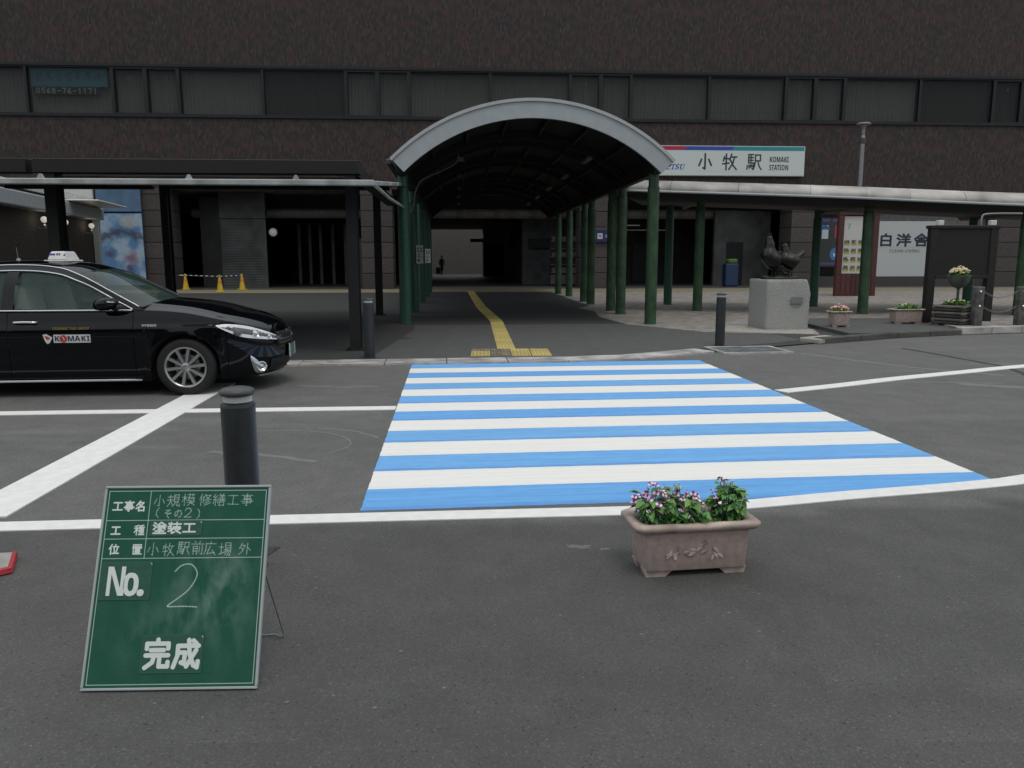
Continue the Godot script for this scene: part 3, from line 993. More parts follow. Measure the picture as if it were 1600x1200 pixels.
# ---------------------------------------------------------------- blocks across the square, seen mirrored in the glass
func build_opposite():
	var k := 0
	for e in [[-34.0, 34.0, 46.0, 13.0, 14.0, "wide grey block of flats across the square, mirrored in the station windows"], [17.0, 40.0, 40.0, 17.0, 16.0, "tall beige block across the square, mirrored in the station windows"]]:
		var o := thing("opposite_building", e[5], "building", Vector3(e[0], 0, e[1]), 0.07 + PI)
		var w: float = e[2]
		var h: float = e[3]
		part(o, "wall", bx(Vector3(0, h / 2, -e[4] / 2 - 0.3), Vector3(w, h, e[4])), M.mid_wall if k else M.grey_wall)
		var n := int(w / 3.6)
		var win := bx(Vector3(0, 0, 0), Vector3(2.2, 1.5, 0.12))
		var wm := win.done()
		for f in int(h / 3.4):
			part(o, "floor_band", bx(Vector3(0, 3.4 * f + 3.3, 0.0), Vector3(w + 0.1, 0.35, 0.7)), M.pale_wall)
			for i in n:
				part(o, "window", wm, M.black).position = Vector3((i - (n - 1) / 2.0) * 3.6, 3.4 * f + 1.8, -0.27)
		k += 1

# ---------------------------------------------------------------- the station building
func build_station():
	var bd := thing("station_building", "long dark red-brown tiled station building with a ribbon of upper windows and grooved piers", "building", pl(0, 0, 0), YAW)
	var uL := -36.0
	var uR := 48.0
	var um := (uL + uR) / 2
	var W := uR - uL
	part(bd, "lower_wall", bx(Vector3(um, (4.86 + 8.16) / 2, -0.25), Vector3(W, 8.16 - 4.86, 0.5)), M.facade)
	part(bd, "upper_wall", bx(Vector3(um, (10.56 + 19.0) / 2, -0.25), Vector3(W, 19.0 - 10.56, 0.5)), M.facade)
	part(bd, "roof_slab", bx(Vector3(um, 19.1, -15), Vector3(W + 0.4, 0.25, 30.5)), M.dark_wall)
	part(bd, "rear_wall", bx(Vector3(um, 11.9, -29.8), Vector3(W, 14.2, 0.4)), M.dark_wall)
	for u in [uL - 0.1, uR + 0.1]: part(bd, "side_wall", bx(Vector3(u, 9.6, -15.0), Vector3(0.3, 19.0, 29.2)), M.facade)
	part(bd, "window_band_head", bx(Vector3(um, 10.50, -0.12), Vector3(W, 0.12, 0.34)), M.bronze_frame)
	part(bd, "window_band_sill", bx(Vector3(um, 8.21, -0.1), Vector3(W, 0.10, 0.36)), M.bronze_frame)
	# the upper floor's room behind the glass
	part(bd, "upper_floor", bx(Vector3(um, 8.08, -3.0), Vector3(W, 0.12, 5.0)), M.room)
	part(bd, "upper_ceiling", bx(Vector3(um, 10.62, -3.0), Vector3(W, 0.12, 5.0)), M.room)
	part(bd, "upper_back_wall", bx(Vector3(um, 9.35, -4.6), Vector3(W, 2.5, 0.2)), M.room)
	# ribbon windows: two narrow casements over every pier and two wide panes between
	var gl := {}
	var red_mark := mat(0.16, 0.015, 0.02, 0.6)
	for k in range(-3, 5):
		var c := 7.22 + 10.87 * k
		for wi in [[-1.53, 0.0, 0], [0.0, 1.53, 1], [1.53, 5.44, 2], [5.44, 9.34, 3]]:
			var a: float = c + wi[0]
			var b: float = c + wi[1]
			if a < uL + 0.3 or b > uR - 0.3: continue
			var m := (a + b) / 2
			var w := b - a
			var narrow: bool = wi[2] < 2
			var win := Node3D.new()
			win.name = "window"
			bd.add_child(win, true)
			win.position = Vector3(m, 8.26, 0)
			var fr := B.new()
			var t := 0.10 if narrow else 0.06
			var H := 2.18
			fr.box(Vector3(-w / 2 + t / 2, H / 2, -0.1), Vector3(t, H, 0.16))
			fr.box(Vector3(w / 2 - t / 2, H / 2, -0.1), Vector3(t, H, 0.16))
			fr.box(Vector3(0, t / 2, -0.1), Vector3(w - 2 * t, t, 0.16))
			fr.box(Vector3(0, H - t / 2, -0.1), Vector3(w - 2 * t, t, 0.16))
			part(win, "frame", fr, M.bronze_frame)
			part(win, "pane", bx(Vector3(0, H / 2, -0.13), Vector3(w - 2 * t, H - 2 * t, 0.02)), M.glass)
			# curtains hang in most rooms of the middle bays
			var x := m
			var drawn := 1.0
			if x < -5.2 and x > -13.0: drawn = 1.0
			elif x > 24.0: drawn = 1.0
			elif x < -13.0: drawn = 1.0
			if k <= -3 or k >= 3: drawn = 1.0
			if drawn > 0.0:
				var rows := []
				var half := (w - 2 * t) / 2
				var nn := int(w * drawn * 26)
				for y in [0.1, H - 0.12]:
					var r := PackedVector3Array()
					for i in nn + 1:
						var g := float(i) / nn
						r.append(Vector3(-half + 2 * half * drawn * g, y, -0.42 + 0.035 * sin(g * w * drawn * 34 + y * 0.3) + 0.02 * sin(g * w * 9.0)))
					rows.append(r)
				part(win, "curtain", B.new().grid(rows), M.curtain_dark if (x < -5.2 and x > -9.2) or x > 25.0 else M.curtain)
			if narrow and wi[2] == 0:
				part(win, "fire_access_mark", B.new().prism(PackedVector2Array([Vector2(-0.07, 1.72), Vector2(0.07, 1.72), Vector2(0, 1.6)]), -0.115, -0.108), red_mark)
			if k == -2 and wi[2] == 3: pass
	# print on one upper window: a teal sheet and a white telephone number
	var sheet := Node3D.new()
	sheet.name = "window_advert"
	bd.add_child(sheet, true)
	sheet.position = Vector3(-18.05, 8.3, -0.2)
	var im := Image.create(512, 128, false, Image.FORMAT_RGB8)
	im.fill(lin(0.11, 0.33, 0.40))
	rng.seed = 3
	for i in 7:
		var cx := 60 + i * 65
		for k in 5: line(im, Vector2(cx + rng.randf_range(-22, 22), 34 + rng.randf_range(-4, 60)), Vector2(cx + rng.randf_range(-22, 22), 34 + rng.randf_range(-4, 60)), 5, lin(0.12, 0.2, 0.26))
	part(sheet, "teal_panel", quad(3.5, 0.9, Vector3(0, 1.68, 0)), pic(im))
	var im2 := Image.create(512, 64, false, Image.FORMAT_RGB8)
	im2.fill(lin(0.05, 0.055, 0.05))
	write(im2, "0568-76-1171", Rect2(6, 8, 500, 48), 4.5, lin(0.5, 0.52, 0.5))
	part(sheet, "number_strip", quad(2.9, 0.34, Vector3(-0.15, 1.05, 0)), pic(im2))
	# piers of grooved stone blocks
	for k in range(-3, 4):
		var c := 7.02 + 10.87 * k
		if k <= -2: c += 0.2
		var pier := Node3D.new()
		pier.name = "pier"
		bd.add_child(pier, true)
		pier.position = Vector3(c, 0, 0)
		part(pier, "core", bx(Vector3(0, 2.43, -0.6), Vector3(1.46, 4.86, 1.46)), M.joint)
		var y := 0.02
		while y < 4.8:
			var h := minf(0.76, 4.86 - y)
			part(pier, "stone_panel", bx(Vector3(rng.randf_range(-0.003, 0.003), y + h / 2 - 0.012, -0.6), Vector3(1.54, h - 0.035, 1.54 + rng.randf_range(-0.006, 0.006)), 0.012), M.pier[rng.randi() % 3])
			y += h
	# ground floor: a soffit, a deep rounded beam, inner walls and shutters
	part(bd, "soffit", bx(Vector3(um, 4.92, -2.2), Vector3(W, 0.1, 3.6)), M.soffit)
	for k in range(-3, 3):
		var c := 7.02 + 10.87 * k + 0.95
		var bm := B.new()
		var hw := 4.35
		bm.box(Vector3(c + 4.48, 3.86, -3.3), Vector3(hw * 2 + 0.3, 0.46, 0.6), 0.12)
		part(bd, "beam", bm, M.soffit if k != -2 else M.mid_wall)
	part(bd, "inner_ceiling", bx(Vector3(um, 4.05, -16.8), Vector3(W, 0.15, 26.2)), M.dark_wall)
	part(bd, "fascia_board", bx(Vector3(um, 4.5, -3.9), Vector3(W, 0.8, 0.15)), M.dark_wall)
	# bay between the two leftward piers
	part(bd, "roller_shutter", slatted(2.3, 3.5, 26), M.grey_wall).position = Vector3(-10.9, FLOOR, -2.2)
	part(bd, "shutter_side_wall", bx(Vector3(-12.55, 2.3, -2.35), Vector3(1.0, 4.6, 0.3)), M.dark_wall)
	part(bd, "shutter_head", bx(Vector3(-10.9, 4.2, -2.3), Vector3(2.3, 1.3, 0.35)), M.grey_wall)
	for u in [-8.9, -8.3, -7.7, -7.0, -6.3]:
		part(bd, "folded_gate_post", bx(Vector3(u, 1.75, -6.5), Vector3(0.16, 3.4, 0.12)), M.grey_wall)
	part(bd, "inner_panel", bx(Vector3(-4.9, 1.3, -2.6), Vector3(0.9, 2.5, 0.2)), M.grey_wall)
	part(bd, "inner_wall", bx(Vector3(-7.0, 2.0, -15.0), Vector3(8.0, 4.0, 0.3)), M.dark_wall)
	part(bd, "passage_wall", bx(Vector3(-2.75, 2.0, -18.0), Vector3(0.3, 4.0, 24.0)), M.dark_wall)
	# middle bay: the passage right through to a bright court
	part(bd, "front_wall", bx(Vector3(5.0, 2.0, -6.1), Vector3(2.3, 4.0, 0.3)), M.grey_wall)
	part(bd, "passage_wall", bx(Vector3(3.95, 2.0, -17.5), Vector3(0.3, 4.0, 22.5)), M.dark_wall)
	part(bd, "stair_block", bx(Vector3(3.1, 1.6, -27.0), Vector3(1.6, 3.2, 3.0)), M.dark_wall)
	var stair := B.new().prism(PackedVector2Array([Vector2(-9, 2.5), Vector2(-3, 3.95), Vector2(-3, 4.0), Vector2(-9, 4.0)]), -1.0, 1.0, Transform3D(Basis(Vector3.UP, PI / 2), Vector3(3.0, 0, -24)))
	part(bd, "stair_soffit", stair, M.mid_wall)
	part(bd, "court_wall", bx(Vector3(-2.0, 3.0, -38.6), Vector3(26.0, 6.0, 0.3)), M.pale_wall)
	part(bd, "passage_sign", bx(Vector3(1.9, 3.0, -28.0), Vector3(1.3, 0.28, 0.1), 0.02), M.black)
	var hs := bx(Vector3(5.05, 2.35, -5.7), Vector3(1.7, 0.55, 0.12), 0.02)
	part(bd, "dark_sign_board", hs, M.black)
	# bay to the right of the passage
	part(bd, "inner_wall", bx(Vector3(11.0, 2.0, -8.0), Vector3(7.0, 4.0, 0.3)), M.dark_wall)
	part(bd, "side_panel", bx(Vector3(15.6, 2.0, -2.8), Vector3(3.1, 4.0, 0.3)), M.grey_wall)
	part(bd, "doorway", bx(Vector3(15.2, 1.2, -2.62), Vector3(0.9, 2.3, 0.06)), M.black)
	part(bd, "doorway", bx(Vector3(11.3, 1.2, -7.8), Vector3(1.2, 2.3, 0.1)), M.black)
	part(bd, "light_strip", bx(Vector3(10.4, 3.1, -5.6), Vector3(3.6, 0.06, 0.1)), M.white_plastic)
	part(bd, "light_strip", bx(Vector3(9.2, 3.3, -3.9), Vector3(2.0, 0.05, 0.1)), M.white_plastic)
	# shop bay: windows with bills, a plinth and a pale fascia
	part(bd, "shop_plinth", bx(Vector3(23.4, 0.28, -0.35), Vector3(9.3, 0.52, 0.4)), M.pier[0])
	part(bd, "shop_wall", bx(Vector3(24.9, 2.4, -0.75), Vector3(6.3, 3.8, 0.3)), M.mid_wall)
	part(bd, "shop_fascia", bx(Vector3(23.5, 4.45, -0.45), Vector3(9.2, 0.8, 0.3)), M.mid_wall)
	var sw := Node3D.new()
	sw.name = "shop_window"
	bd.add_child(sw, true)
	sw.position = Vector3(20.25, 0.55, -0.5)
	part(sw, "frame", B.new().box(Vector3(-1.45, 1.6, 0), Vector3(0.08, 3.2, 0.12)).box(Vector3(1.45, 1.6, 0), Vector3(0.08, 3.2, 0.12)).box(Vector3(0, 3.22, 0), Vector3(2.9, 0.08, 0.12)).box(Vector3(0, -0.02, 0), Vector3(2.9, 0.06, 0.12)), M.bronze_frame)
	part(sw, "pane", bx(Vector3(0, 1.6, 0), Vector3(2.82, 3.14, 0.02)), M.glass)
	part(bd, "shop_back_wall", bx(Vector3(20.2, 2.0, -2.6), Vector3(3.4, 4.0, 0.2)), M.dark_wall)
	var bills := shop_bills()
	part(bd, "window_bills", quad(2.0, 2.5, Vector3(19.8, 2.3, -0.47)), bills)
	part(bd, "inner_wall", bx(Vector3(36.5, 2.2, -1.6), Vector3(13.0, 4.4, 0.3)), M.mid_wall)
	part(bd, "door", bx(Vector3(31.0, 1.3, -1.4), Vector3(1.9, 2.5, 0.08)), M.black)
	part(bd, "drain_pipe", B.new().tube(pts([Vector3(30.0, 0.1, -0.9), Vector3(30.0, 3.6, -0.9), Vector3(30.4, 3.9, -0.9), Vector3(33.5, 3.9, -0.9)]), 0.05), M.steel)
	for e in [[-19.3, 33.0], [26.0, 44.0]]: part(bd, "rear_inner_wall", bx(Vector3(e[0], 2.4, -29.5), Vector3(e[1], 4.8, 0.3)), M.dark_wall)
	part(bd, "pale_panel", bx(Vector3(-19.2, 4.6, 0.2), Vector3(4.0, 1.2, 0.2), 0.02), M.white_plastic)
	part(bd, "inner_wall", bx(Vector3(14.6, 2.0, -8.1), Vector3(0.8, 4.0, 0.3)), M.dark_wall)
	part(bd, "inner_wall", bx(Vector3(6.8, 2.0, -6.3), Vector3(1.6, 4.0, 0.3)), M.dark_wall)
	part(bd, "inner_wall", bx(Vector3(-26.0, 2.3, -2.0), Vector3(20.0, 4.6, 0.3)), M.dark_wall)

func quad(w: float, h: float, c: Vector3) -> B:        # an upright rectangle with its picture the right way up
	var b := B.new()
	b.q(c + Vector3(-w / 2, -h / 2, 0), c + Vector3(w / 2, -h / 2, 0), c + Vector3(w / 2, h / 2, 0), c + Vector3(-w / 2, h / 2, 0))
	return b

func slatted(w: float, h: float, n: int) -> B:
	var b := B.new()
	var rows := []
	for i in n * 4 + 1:
		var y := h * i / (n * 4.0)
		var z := 0.009 * sin(i * PI / 2)
		rows.append(pts([Vector3(-w / 2, y, z), Vector3(w / 2, y, z)]))
	b.grid(rows)
	return b

func shop_bills() -> StandardMaterial3D:
	var im := Image.create(320, 400, false, Image.FORMAT_RGB8)
	im.fill(lin(0.035, 0.036, 0.036))
	var vio := lin(0.09, 0.07, 0.25)
	for x in [10, 130]: im.fill_rect(Rect2i(x, 8, 90, 22), vio)
	for y in range(60, 170):
		for x in range(10, 110):
			var d := Vector2(x - 60, y - 115).length()
			if y < 95 and d < 55: im.set_pixel(x, y, lin(0.03, 0.12, 0.35))
			elif absf(x - 60) < 34: im.set_pixel(x, y, lin(0.5, 0.55, 0.58))
	im.fill_rect(Rect2i(150, 60, 120, 105), lin(0.42, 0.04, 0.07))
	im.fill_rect(Rect2i(165, 95, 90, 10), lin(0.6, 0.5, 0.5))
	im.fill_rect(Rect2i(165, 115, 90, 22), lin(0.55, 0.4, 0.42))
	for y in range(240, 350):
		for x in range(110, 230):
			var d := Vector2(x - 170, y - 295).length()
			if d < 54: im.set_pixel(x, y, lin(0.04, 0.2, 0.48) if d > 26 or y < 290 else lin(0.5, 0.6, 0.65))
	im.fill_rect(Rect2i(0, 366, 250, 16), vio)
	return pic(im, 0.4)

func build_left_wing():
	# a low shop wing that comes forward on the far side of the taxi
	var a := Vector3(-15.25, 0, -23.0)
	var c := Vector3(-17.75, 0, -34.2)
	var L := (c - a).length()
	var yaw := atan2(-(c - a).z, (c - a).x)
	var o := thing("shop_wing", "low dark brick shop wing with a pale fascia, behind the taxi", "building", a, yaw)
	part(o, "brick_wall", bx(Vector3(L / 2, 1.6, 0.5 - 0.7), Vector3(L, 3.2, 0.4)), M.brick)
	part(o, "fascia", bx(Vector3(L / 2, 3.37, 0.2), Vector3(L + 0.2, 0.48, 0.5), 0.04), M.pale_metal)
	part(o, "dark_band", bx(Vector3(L / 2, 3.68, 0.0), Vector3(L, 0.12, 0.3)), M.dark_steel)
	for i in 4:
		part(o, "sign_panel", bx(Vector3(L / 8 + i * L / 4, 3.86, 0.1), Vector3(L / 4 - 0.06, 0.22, 0.2), 0.02), M.white_plastic)
	part(o, "roof_slab", bx(Vector3(L / 2, 3.95, -1.2), Vector3(L + 0.1, 0.1, 2.6)), M.dark_wall)
	part(o, "corner_trim", bx(Vector3(L - 0.12, 1.62, 0.16), Vector3(0.26, 3.24, 0.26), 0.02), M.pale_metal)
	part(o, "awning", bx(Vector3(L - 2.4, 3.66, 0.8), Vector3(4.2, 0.06, 1.3), 0.02), M.white_plastic)
	var i := 0
	for f in [[0.417, "left of the big dark post"], [0.611, "just right of the big dark post"], [0.90, "beside the pale corner trim"]]:
		var p := Basis(Vector3.UP, yaw) * Vector3(L * f[0], 0, 0) + a
		var l := thing("wall_lamp", "round white wall lamp on the dark brick wing, " + f[1], "lamp", p + Vector3(0, 2.85, 0) + Basis(Vector3.UP, yaw) * Vector3(0, 0, 0.25), yaw, "round lamps along the brick wing")
		var g := mat(0.85, 0.85, 0.82, 0.25)
		g.emission_enabled = true
		g.emission = Color(1.0, 0.97, 0.9)
		g.emission_energy_multiplier = 0.35
		part(l, "globe", B.new().lathe([Vector2(0.001, -0.11), Vector2(0.055, -0.1), Vector2(0.1, -0.04), Vector2(0.108, 0.02), Vector2(0.085, 0.07), Vector2(0.04, 0.1), Vector2(0.001, 0.105)], 16, Transform3D.IDENTITY, false), g)
		part(l, "bracket", B.new().tube(pts([Vector3(0, -0.13, 0), Vector3(0, -0.3, 0), Vector3(0, -0.3, -0.22)]), 0.025), M.steel)
		part(l, "reflector", B.new().lathe([Vector2(0.02, -0.14), Vector2(0.07, -0.2), Vector2(0.05, -0.3)], 12), M.chrome)
		var om := OmniLight3D.new()
		om.light_energy = 0.05
		om.omni_range = 8.0
		om.omni_attenuation = 2.0
		om.light_size = 0.13
		om.shadow_enabled = true
		om.light_color = Color(1.0, 0.95, 0.86)
		l.add_child(om)
		om.name = "lamp_light"
		i += 1
	# blue picture panels beside it, on the station front
	var bp := thing("picture_panel", "tall blue picture panel of two sheets beside the brick wing", "panel", pl(-16.0, 0, 0.35), YAW)
	var im := Image.create(128, 80, false, Image.FORMAT_RGB8)
	noise.seed = 71
	noise.frequency = 0.02
	for y in 80:
		for x in 128:
			var k := noise.get_noise_2d(x, y) * 0.25 + 0.8
			im.set_pixel(x, y, lin(0.1 * k, 0.19 * k, 0.31 * k))
	part(bp, "upper_sheet", bx(Vector3(0, 4.5, 0), Vector3(2.1, 1.55, 0.06)), M.blue_bin)
	part(bp, "upper_print", quad(2.06, 1.5, Vector3(0, 4.5, 0.034)), pic(im, 0.5))
	im = Image.create(160, 256, false, Image.FORMAT_RGB8)
	noise.frequency = 0.011
	noise.fractal_octaves = 3
	var n2 := FastNoiseLite.new()
	n2.seed = 4
	n2.frequency = 0.035
	for y in 256:
		for x in 160:
			var k := noise.get_noise_2d(x, y)
			var c1 := Color(0.08, 0.2, 0.40).lerp(Color(0.30, 0.40, 0.50), smoothstep(-0.3, 0.5, k + (x - 60) * 0.0022 + (y - 130) * 0.0012))
			var w := n2.get_noise_2d(x, y)
			var ridge := exp(-pow((y - 78 - 14 * sin(x * 0.03 + 2.2) - w * 18) / 16.0, 2))
			c1 = c1.lerp(Color(0.05, 0.05, 0.07), ridge * 0.9)
			for spot in [[36, 140, 20], [112, 160, 26], [104, 196, 18]]:
				var d: float = (Vector2(x - spot[0], y - spot[1]).length() + w * 14) / spot[2]
				if d < 1.2: c1 = c1.lerp(Color(0.07, 0.06, 0.13) if spot[0] != 112 else Color(0.2, 0.08, 0.15), clampf(1.3 - d, 0, 1) * 0.85)
			var cl: float = smoothstep(0.8, 0.3, Vector2((x - 110) * 0.8, y - 28).length() / 40.0 + w * 0.4)
			c1 = c1.lerp(Color(0.4, 0.4, 0.34), cl * 0.6)
			im.set_pixel(x, y, lin(c1.r, c1.g, c1.b))
	part(bp, "lower_sheet", bx(Vector3(0, 1.95, 0), Vector3(2.1, 3.45, 0.06)), M.blue_bin)
	part(bp, "lower_print", quad(2.06, 3.4, Vector3(0, 1.95, 0.034)), pic(im, 0.5))

# ---------------------------------------------------------------- roofs over the forecourt
func arc(r: float, a0: float, a1: float, n: int, c: Vector2) -> PackedVector2Array:
	var p := PackedVector2Array()
	for i in n + 1:
		var a := lerpf(a0, a1, float(i) / n)
		p.append(c + Vector2(sin(a), cos(a)) * r)
	return p

func arc_band(r0: float, r1: float, aw: float, c: Vector2, z0: float, z1: float, n := 36) -> B:
	var b := B.new()
	var o := arc(r1, -aw, aw, n, c)
	var i_ := arc(r0, -aw, aw, n, c)
	var f := func(v: Vector2, z: float) -> Vector3: return Vector3(v.x, v.y, z)
	for strip in [[o, z0, o, z1], [i_, z0, i_, z1], [o, z1, i_, z1], [o, z0, i_, z0]]:
		var ra := PackedVector3Array()
		var rb := PackedVector3Array()
		for k in n + 1:
			ra.append(f.call(strip[0][k], strip[1]))
			rb.append(f.call(strip[2][k], strip[3]))
		b.grid([ra, rb], false, 3 + [o, i_].find(strip[0]) + (2 if strip[1] == strip[3] else 0) + (2 if strip[1] == z0 and strip[3] == z0 else 0))
	for k in [0, n]:
		b.sg(-1)
		b.q(f.call(o[k], z0), f.call(o[k], z1), f.call(i_[k], z1), f.call(i_[k], z0))
	return b

func build_arch_canopy():
	var o := thing("arched_canopy", "grey barrel-arched canopy on green columns leading to the station passage", "canopy", pl(0, 0, 0), YAW)
	var c := Vector2(1.69, 0.48)
	var aw := asin(3.02 / 4.33)
	var w0 := 2.4
	var w1 := 22.95
	part(o, "front_fascia", arc_band(3.95, 4.283, aw, c, w1 - 0.04, w1 + 0.04), M.pale_metal)
	part(o, "front_rim", arc_band(4.285, 4.35, aw + 0.004, c, w1 - 0.12, w1 + 0.07), M.rim_metal)
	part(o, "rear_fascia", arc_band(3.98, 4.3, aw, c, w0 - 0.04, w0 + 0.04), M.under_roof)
	# roof sheets between ribs
	var n := 6
	for i in n:
		var a := lerpf(w0 + 0.05, w1 - 0.13, float(i) / n)
		var b := lerpf(w0 + 0.05, w1 - 0.13, (i + 1.0) / n)
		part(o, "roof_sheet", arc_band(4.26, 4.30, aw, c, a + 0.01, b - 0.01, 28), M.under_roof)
	for w in [4.6, 6.9, 9.1, 13.0, 14.6, 17.8, 19.1, 22.5]:
		part(o, "rib", arc_band(4.06, 4.24, aw - 0.03, c, w - 0.06, w + 0.06, 24), M.dark_steel)
	for a in [-0.55, -0.33, -0.11, 0.11, 0.33, 0.55]:
		part(o, "purlin", bx(Vector3(c.x + sin(a) * 4.2, c.y + cos(a) * 4.2, (w0 + w1) / 2), Vector3(0.07, 0.1, w1 - w0 - 0.3)), M.dark_steel)
	for u in [-1.17, 4.42]:
		part(o, "eaves_beam", bx(Vector3(u, 3.46, (w0 + w1) / 2 - 0.1), Vector3(0.16, 0.26, w1 - w0 - 0.2), 0.01), M.dark_steel)
		part(o, "gutter", bx(Vector3(u - 0.22 if u < 0 else u + 0.22, 3.54, (w0 + w1) / 2), Vector3(0.12, 0.12, w1 - w0 - 0.3), 0.02), M.bollard_cap)
	for cw in [[4.42, 22.4], [4.41, 19.11], [4.4, 17.8], [4.37, 14.58], [4.4, 12.98], [4.44, 9.08], [4.3, 6.81], [-1.17, 21.76], [-1.17, 17.8], [-1.17, 13.0], [-1.17, 9.1], [-1.17, 5.0]]:
		var col := Node3D.new()
		col.name = "column"
		o.add_child(col, true)
		col.position = Vector3(cw[0], FLOOR, cw[1])
		part(col, "shaft", B.new().lathe([Vector2(0.132, 0.0), Vector2(0.132, 3.05), Vector2(0.115, 3.07), Vector2(0.115, 3.34)], 20), M.green_post if cw[0] < 0 else M.green_old)
		part(col, "base_ring", B.new().lathe([Vector2(0.15, 0.0), Vector2(0.15, 0.025), Vector2(0.132, 0.03)], 20), M.green_post)
	# tube lights slung under the ribs on each side
	for i in 5:
		var w := 20.6 - i * 3.9
		for u in [0.15, 3.2]:
			var lf := Node3D.new()
			lf.name = "light_fitting"
			o.add_child(lf, true)
			lf.position = Vector3(u, 3.86, w)
			part(lf, "housing", bx(Vector3(0, 0, 0), Vector3(0.14, 0.09, 0.9 if u > 1 else 0.3), 0.02), M.mid_wall)
			part(lf, "hanger", bx(Vector3(0, 0.2, 0), Vector3(0.03, 0.32, 0.03)), M.dark_steel)
	part(o, "conduit", B.new().tube(spline([Vector3(0.1, 3.95, 20.9), Vector3(0.02, 3.72, 20.95), Vector3(-0.35, 3.5, 21.2), Vector3(-0.75, 3.28, 21.5), Vector3(-0.9, 3.0, 21.6), Vector3(-0.93, 2.75, 21.65), Vector3(-1.02, 2.55, 21.7)], 6), 0.014, 6), M.mid_wall)
	# notices strapped to the columns
	var k := 0
	for cw in [[-0.99, 17.95, 1.62, "second column left of the passage"], [-1.0, 11.0, 1.6, "farther along the passage"]]:
		var nt := thing("column_notice", "white paper notice on a green column, " + cw[3], "notice", pl(cw[0], 0, cw[1]), YAW)
		var im := Image.create(64, 128, false, Image.FORMAT_RGB8)
		im.fill(lin(0.55, 0.56, 0.55))
		for t in [[10, 14, 44, 34], [10, 62, 30, 8], [10, 78, 40, 6], [10, 96, 22, 20]]: im.fill_rect(Rect2i(t[0], t[1], t[2], t[3]), lin(0.1, 0.1, 0.11))
		im.fill_rect(Rect2i(20, 20, 24, 22), lin(0.5, 0.5, 0.5))
		part(nt, "board", bx(Vector3(0, cw[2], 0), Vector3(0.19, 0.5, 0.02)), M.white_plastic)
		part(nt, "print", quad(0.18, 0.48, Vector3(0, cw[2], 0.013)), pic(im, 0.5))
		k += 1

func build_right_canopy():
	# long roof that runs on from the arch; its front edge drops a little away from the arch
	var o := thing("long_canopy", "long low canopy with a pale curved roof edge on green posts, right of the arch", "canopy")
	var keys := [Vector3(3.05, 3.32, -22.0), Vector3(8.21, 3.05, -20.8), Vector3(12.65, 2.79, -20.0), Vector3(24.0, 2.2, -18.0)]
	var edge := spline(keys, 10)
	var back := Vector3(0.28, 0, -1).normalized()
	var prof := [[0.0, 0.0], [-0.02, 0.06], [0.0, 0.13], [0.1, 0.2], [0.3, 0.28], [0.62, 0.34], [1.2, 0.38], [2.2, 0.39], [3.4, 0.38], [4.4, 0.34]]
	var step := 3
	for s in range(0, edge.size() - 1, step):
		var rows := []
		for i in range(s, mini(s + step, edge.size() - 1) + 1):
			var p := edge[i]
			if i == s: p = p.lerp(edge[i + 1], 0.015)
			var r := PackedVector3Array()
			for q in prof: r.append(p + back * q[0] + Vector3(0, q[1], 0))
			rows.append(r)
		part(o, "roof_panel", B.new().grid(rows), M.roof_pale[(s / step * 2 + s % 2) % 3])
	var lip := PackedVector3Array()
	for p in edge: lip.append(p + Vector3(0, 0.0, 0.03))
	part(o, "front_lip", B.new().tube(lip, 0.035, 6), M.pale_metal)
	# dark deck underneath
	var deck := []
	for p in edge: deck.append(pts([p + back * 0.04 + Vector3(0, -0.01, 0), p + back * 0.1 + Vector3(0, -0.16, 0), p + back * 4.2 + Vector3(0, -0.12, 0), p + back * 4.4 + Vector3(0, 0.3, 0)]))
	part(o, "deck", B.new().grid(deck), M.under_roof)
	var i := 0
	for p in [[5.278, -22.62, 0.0], [9.385, -21.25, 0.0], [13.2, -20.69, 0.0], [17.6, -19.6, 0.0], [5.04, -25.74, 1.0], [9.33, -24.6, 1.0], [13.5, -23.6, 1.0], [17.9, -22.8, 1.0]]:
		var y: float = 3.2 - (p[0] - 5.0) * 0.058
		var col := Node3D.new()
		col.name = "post"
		o.add_child(col, true)
		col.position = Vector3(p[0], FLOOR, p[1])
		part(col, "shaft", B.new().lathe([Vector2(0.132, 0.0), Vector2(0.132, y - 0.3), Vector2(0.115, y - 0.28), Vector2(0.115, y - 0.02)], 20), M.green_old if p[2] == 0.0 else M.green_post)
		part(col, "base_ring", B.new().lathe([Vector2(0.15, 0.0), Vector2(0.15, 0.025), Vector2(0.132, 0.03)], 20), M.green_post)
		if i < 4: part(o, "cross_beam", B.new().tube(pts([Vector3(p[0], y - 0.04, p[1] + 0.6), Vector3(p[0] + 0.3, y - 0.04, p[1] - 3.6)]), 0.09, 4), M.dark_steel)
		i += 1

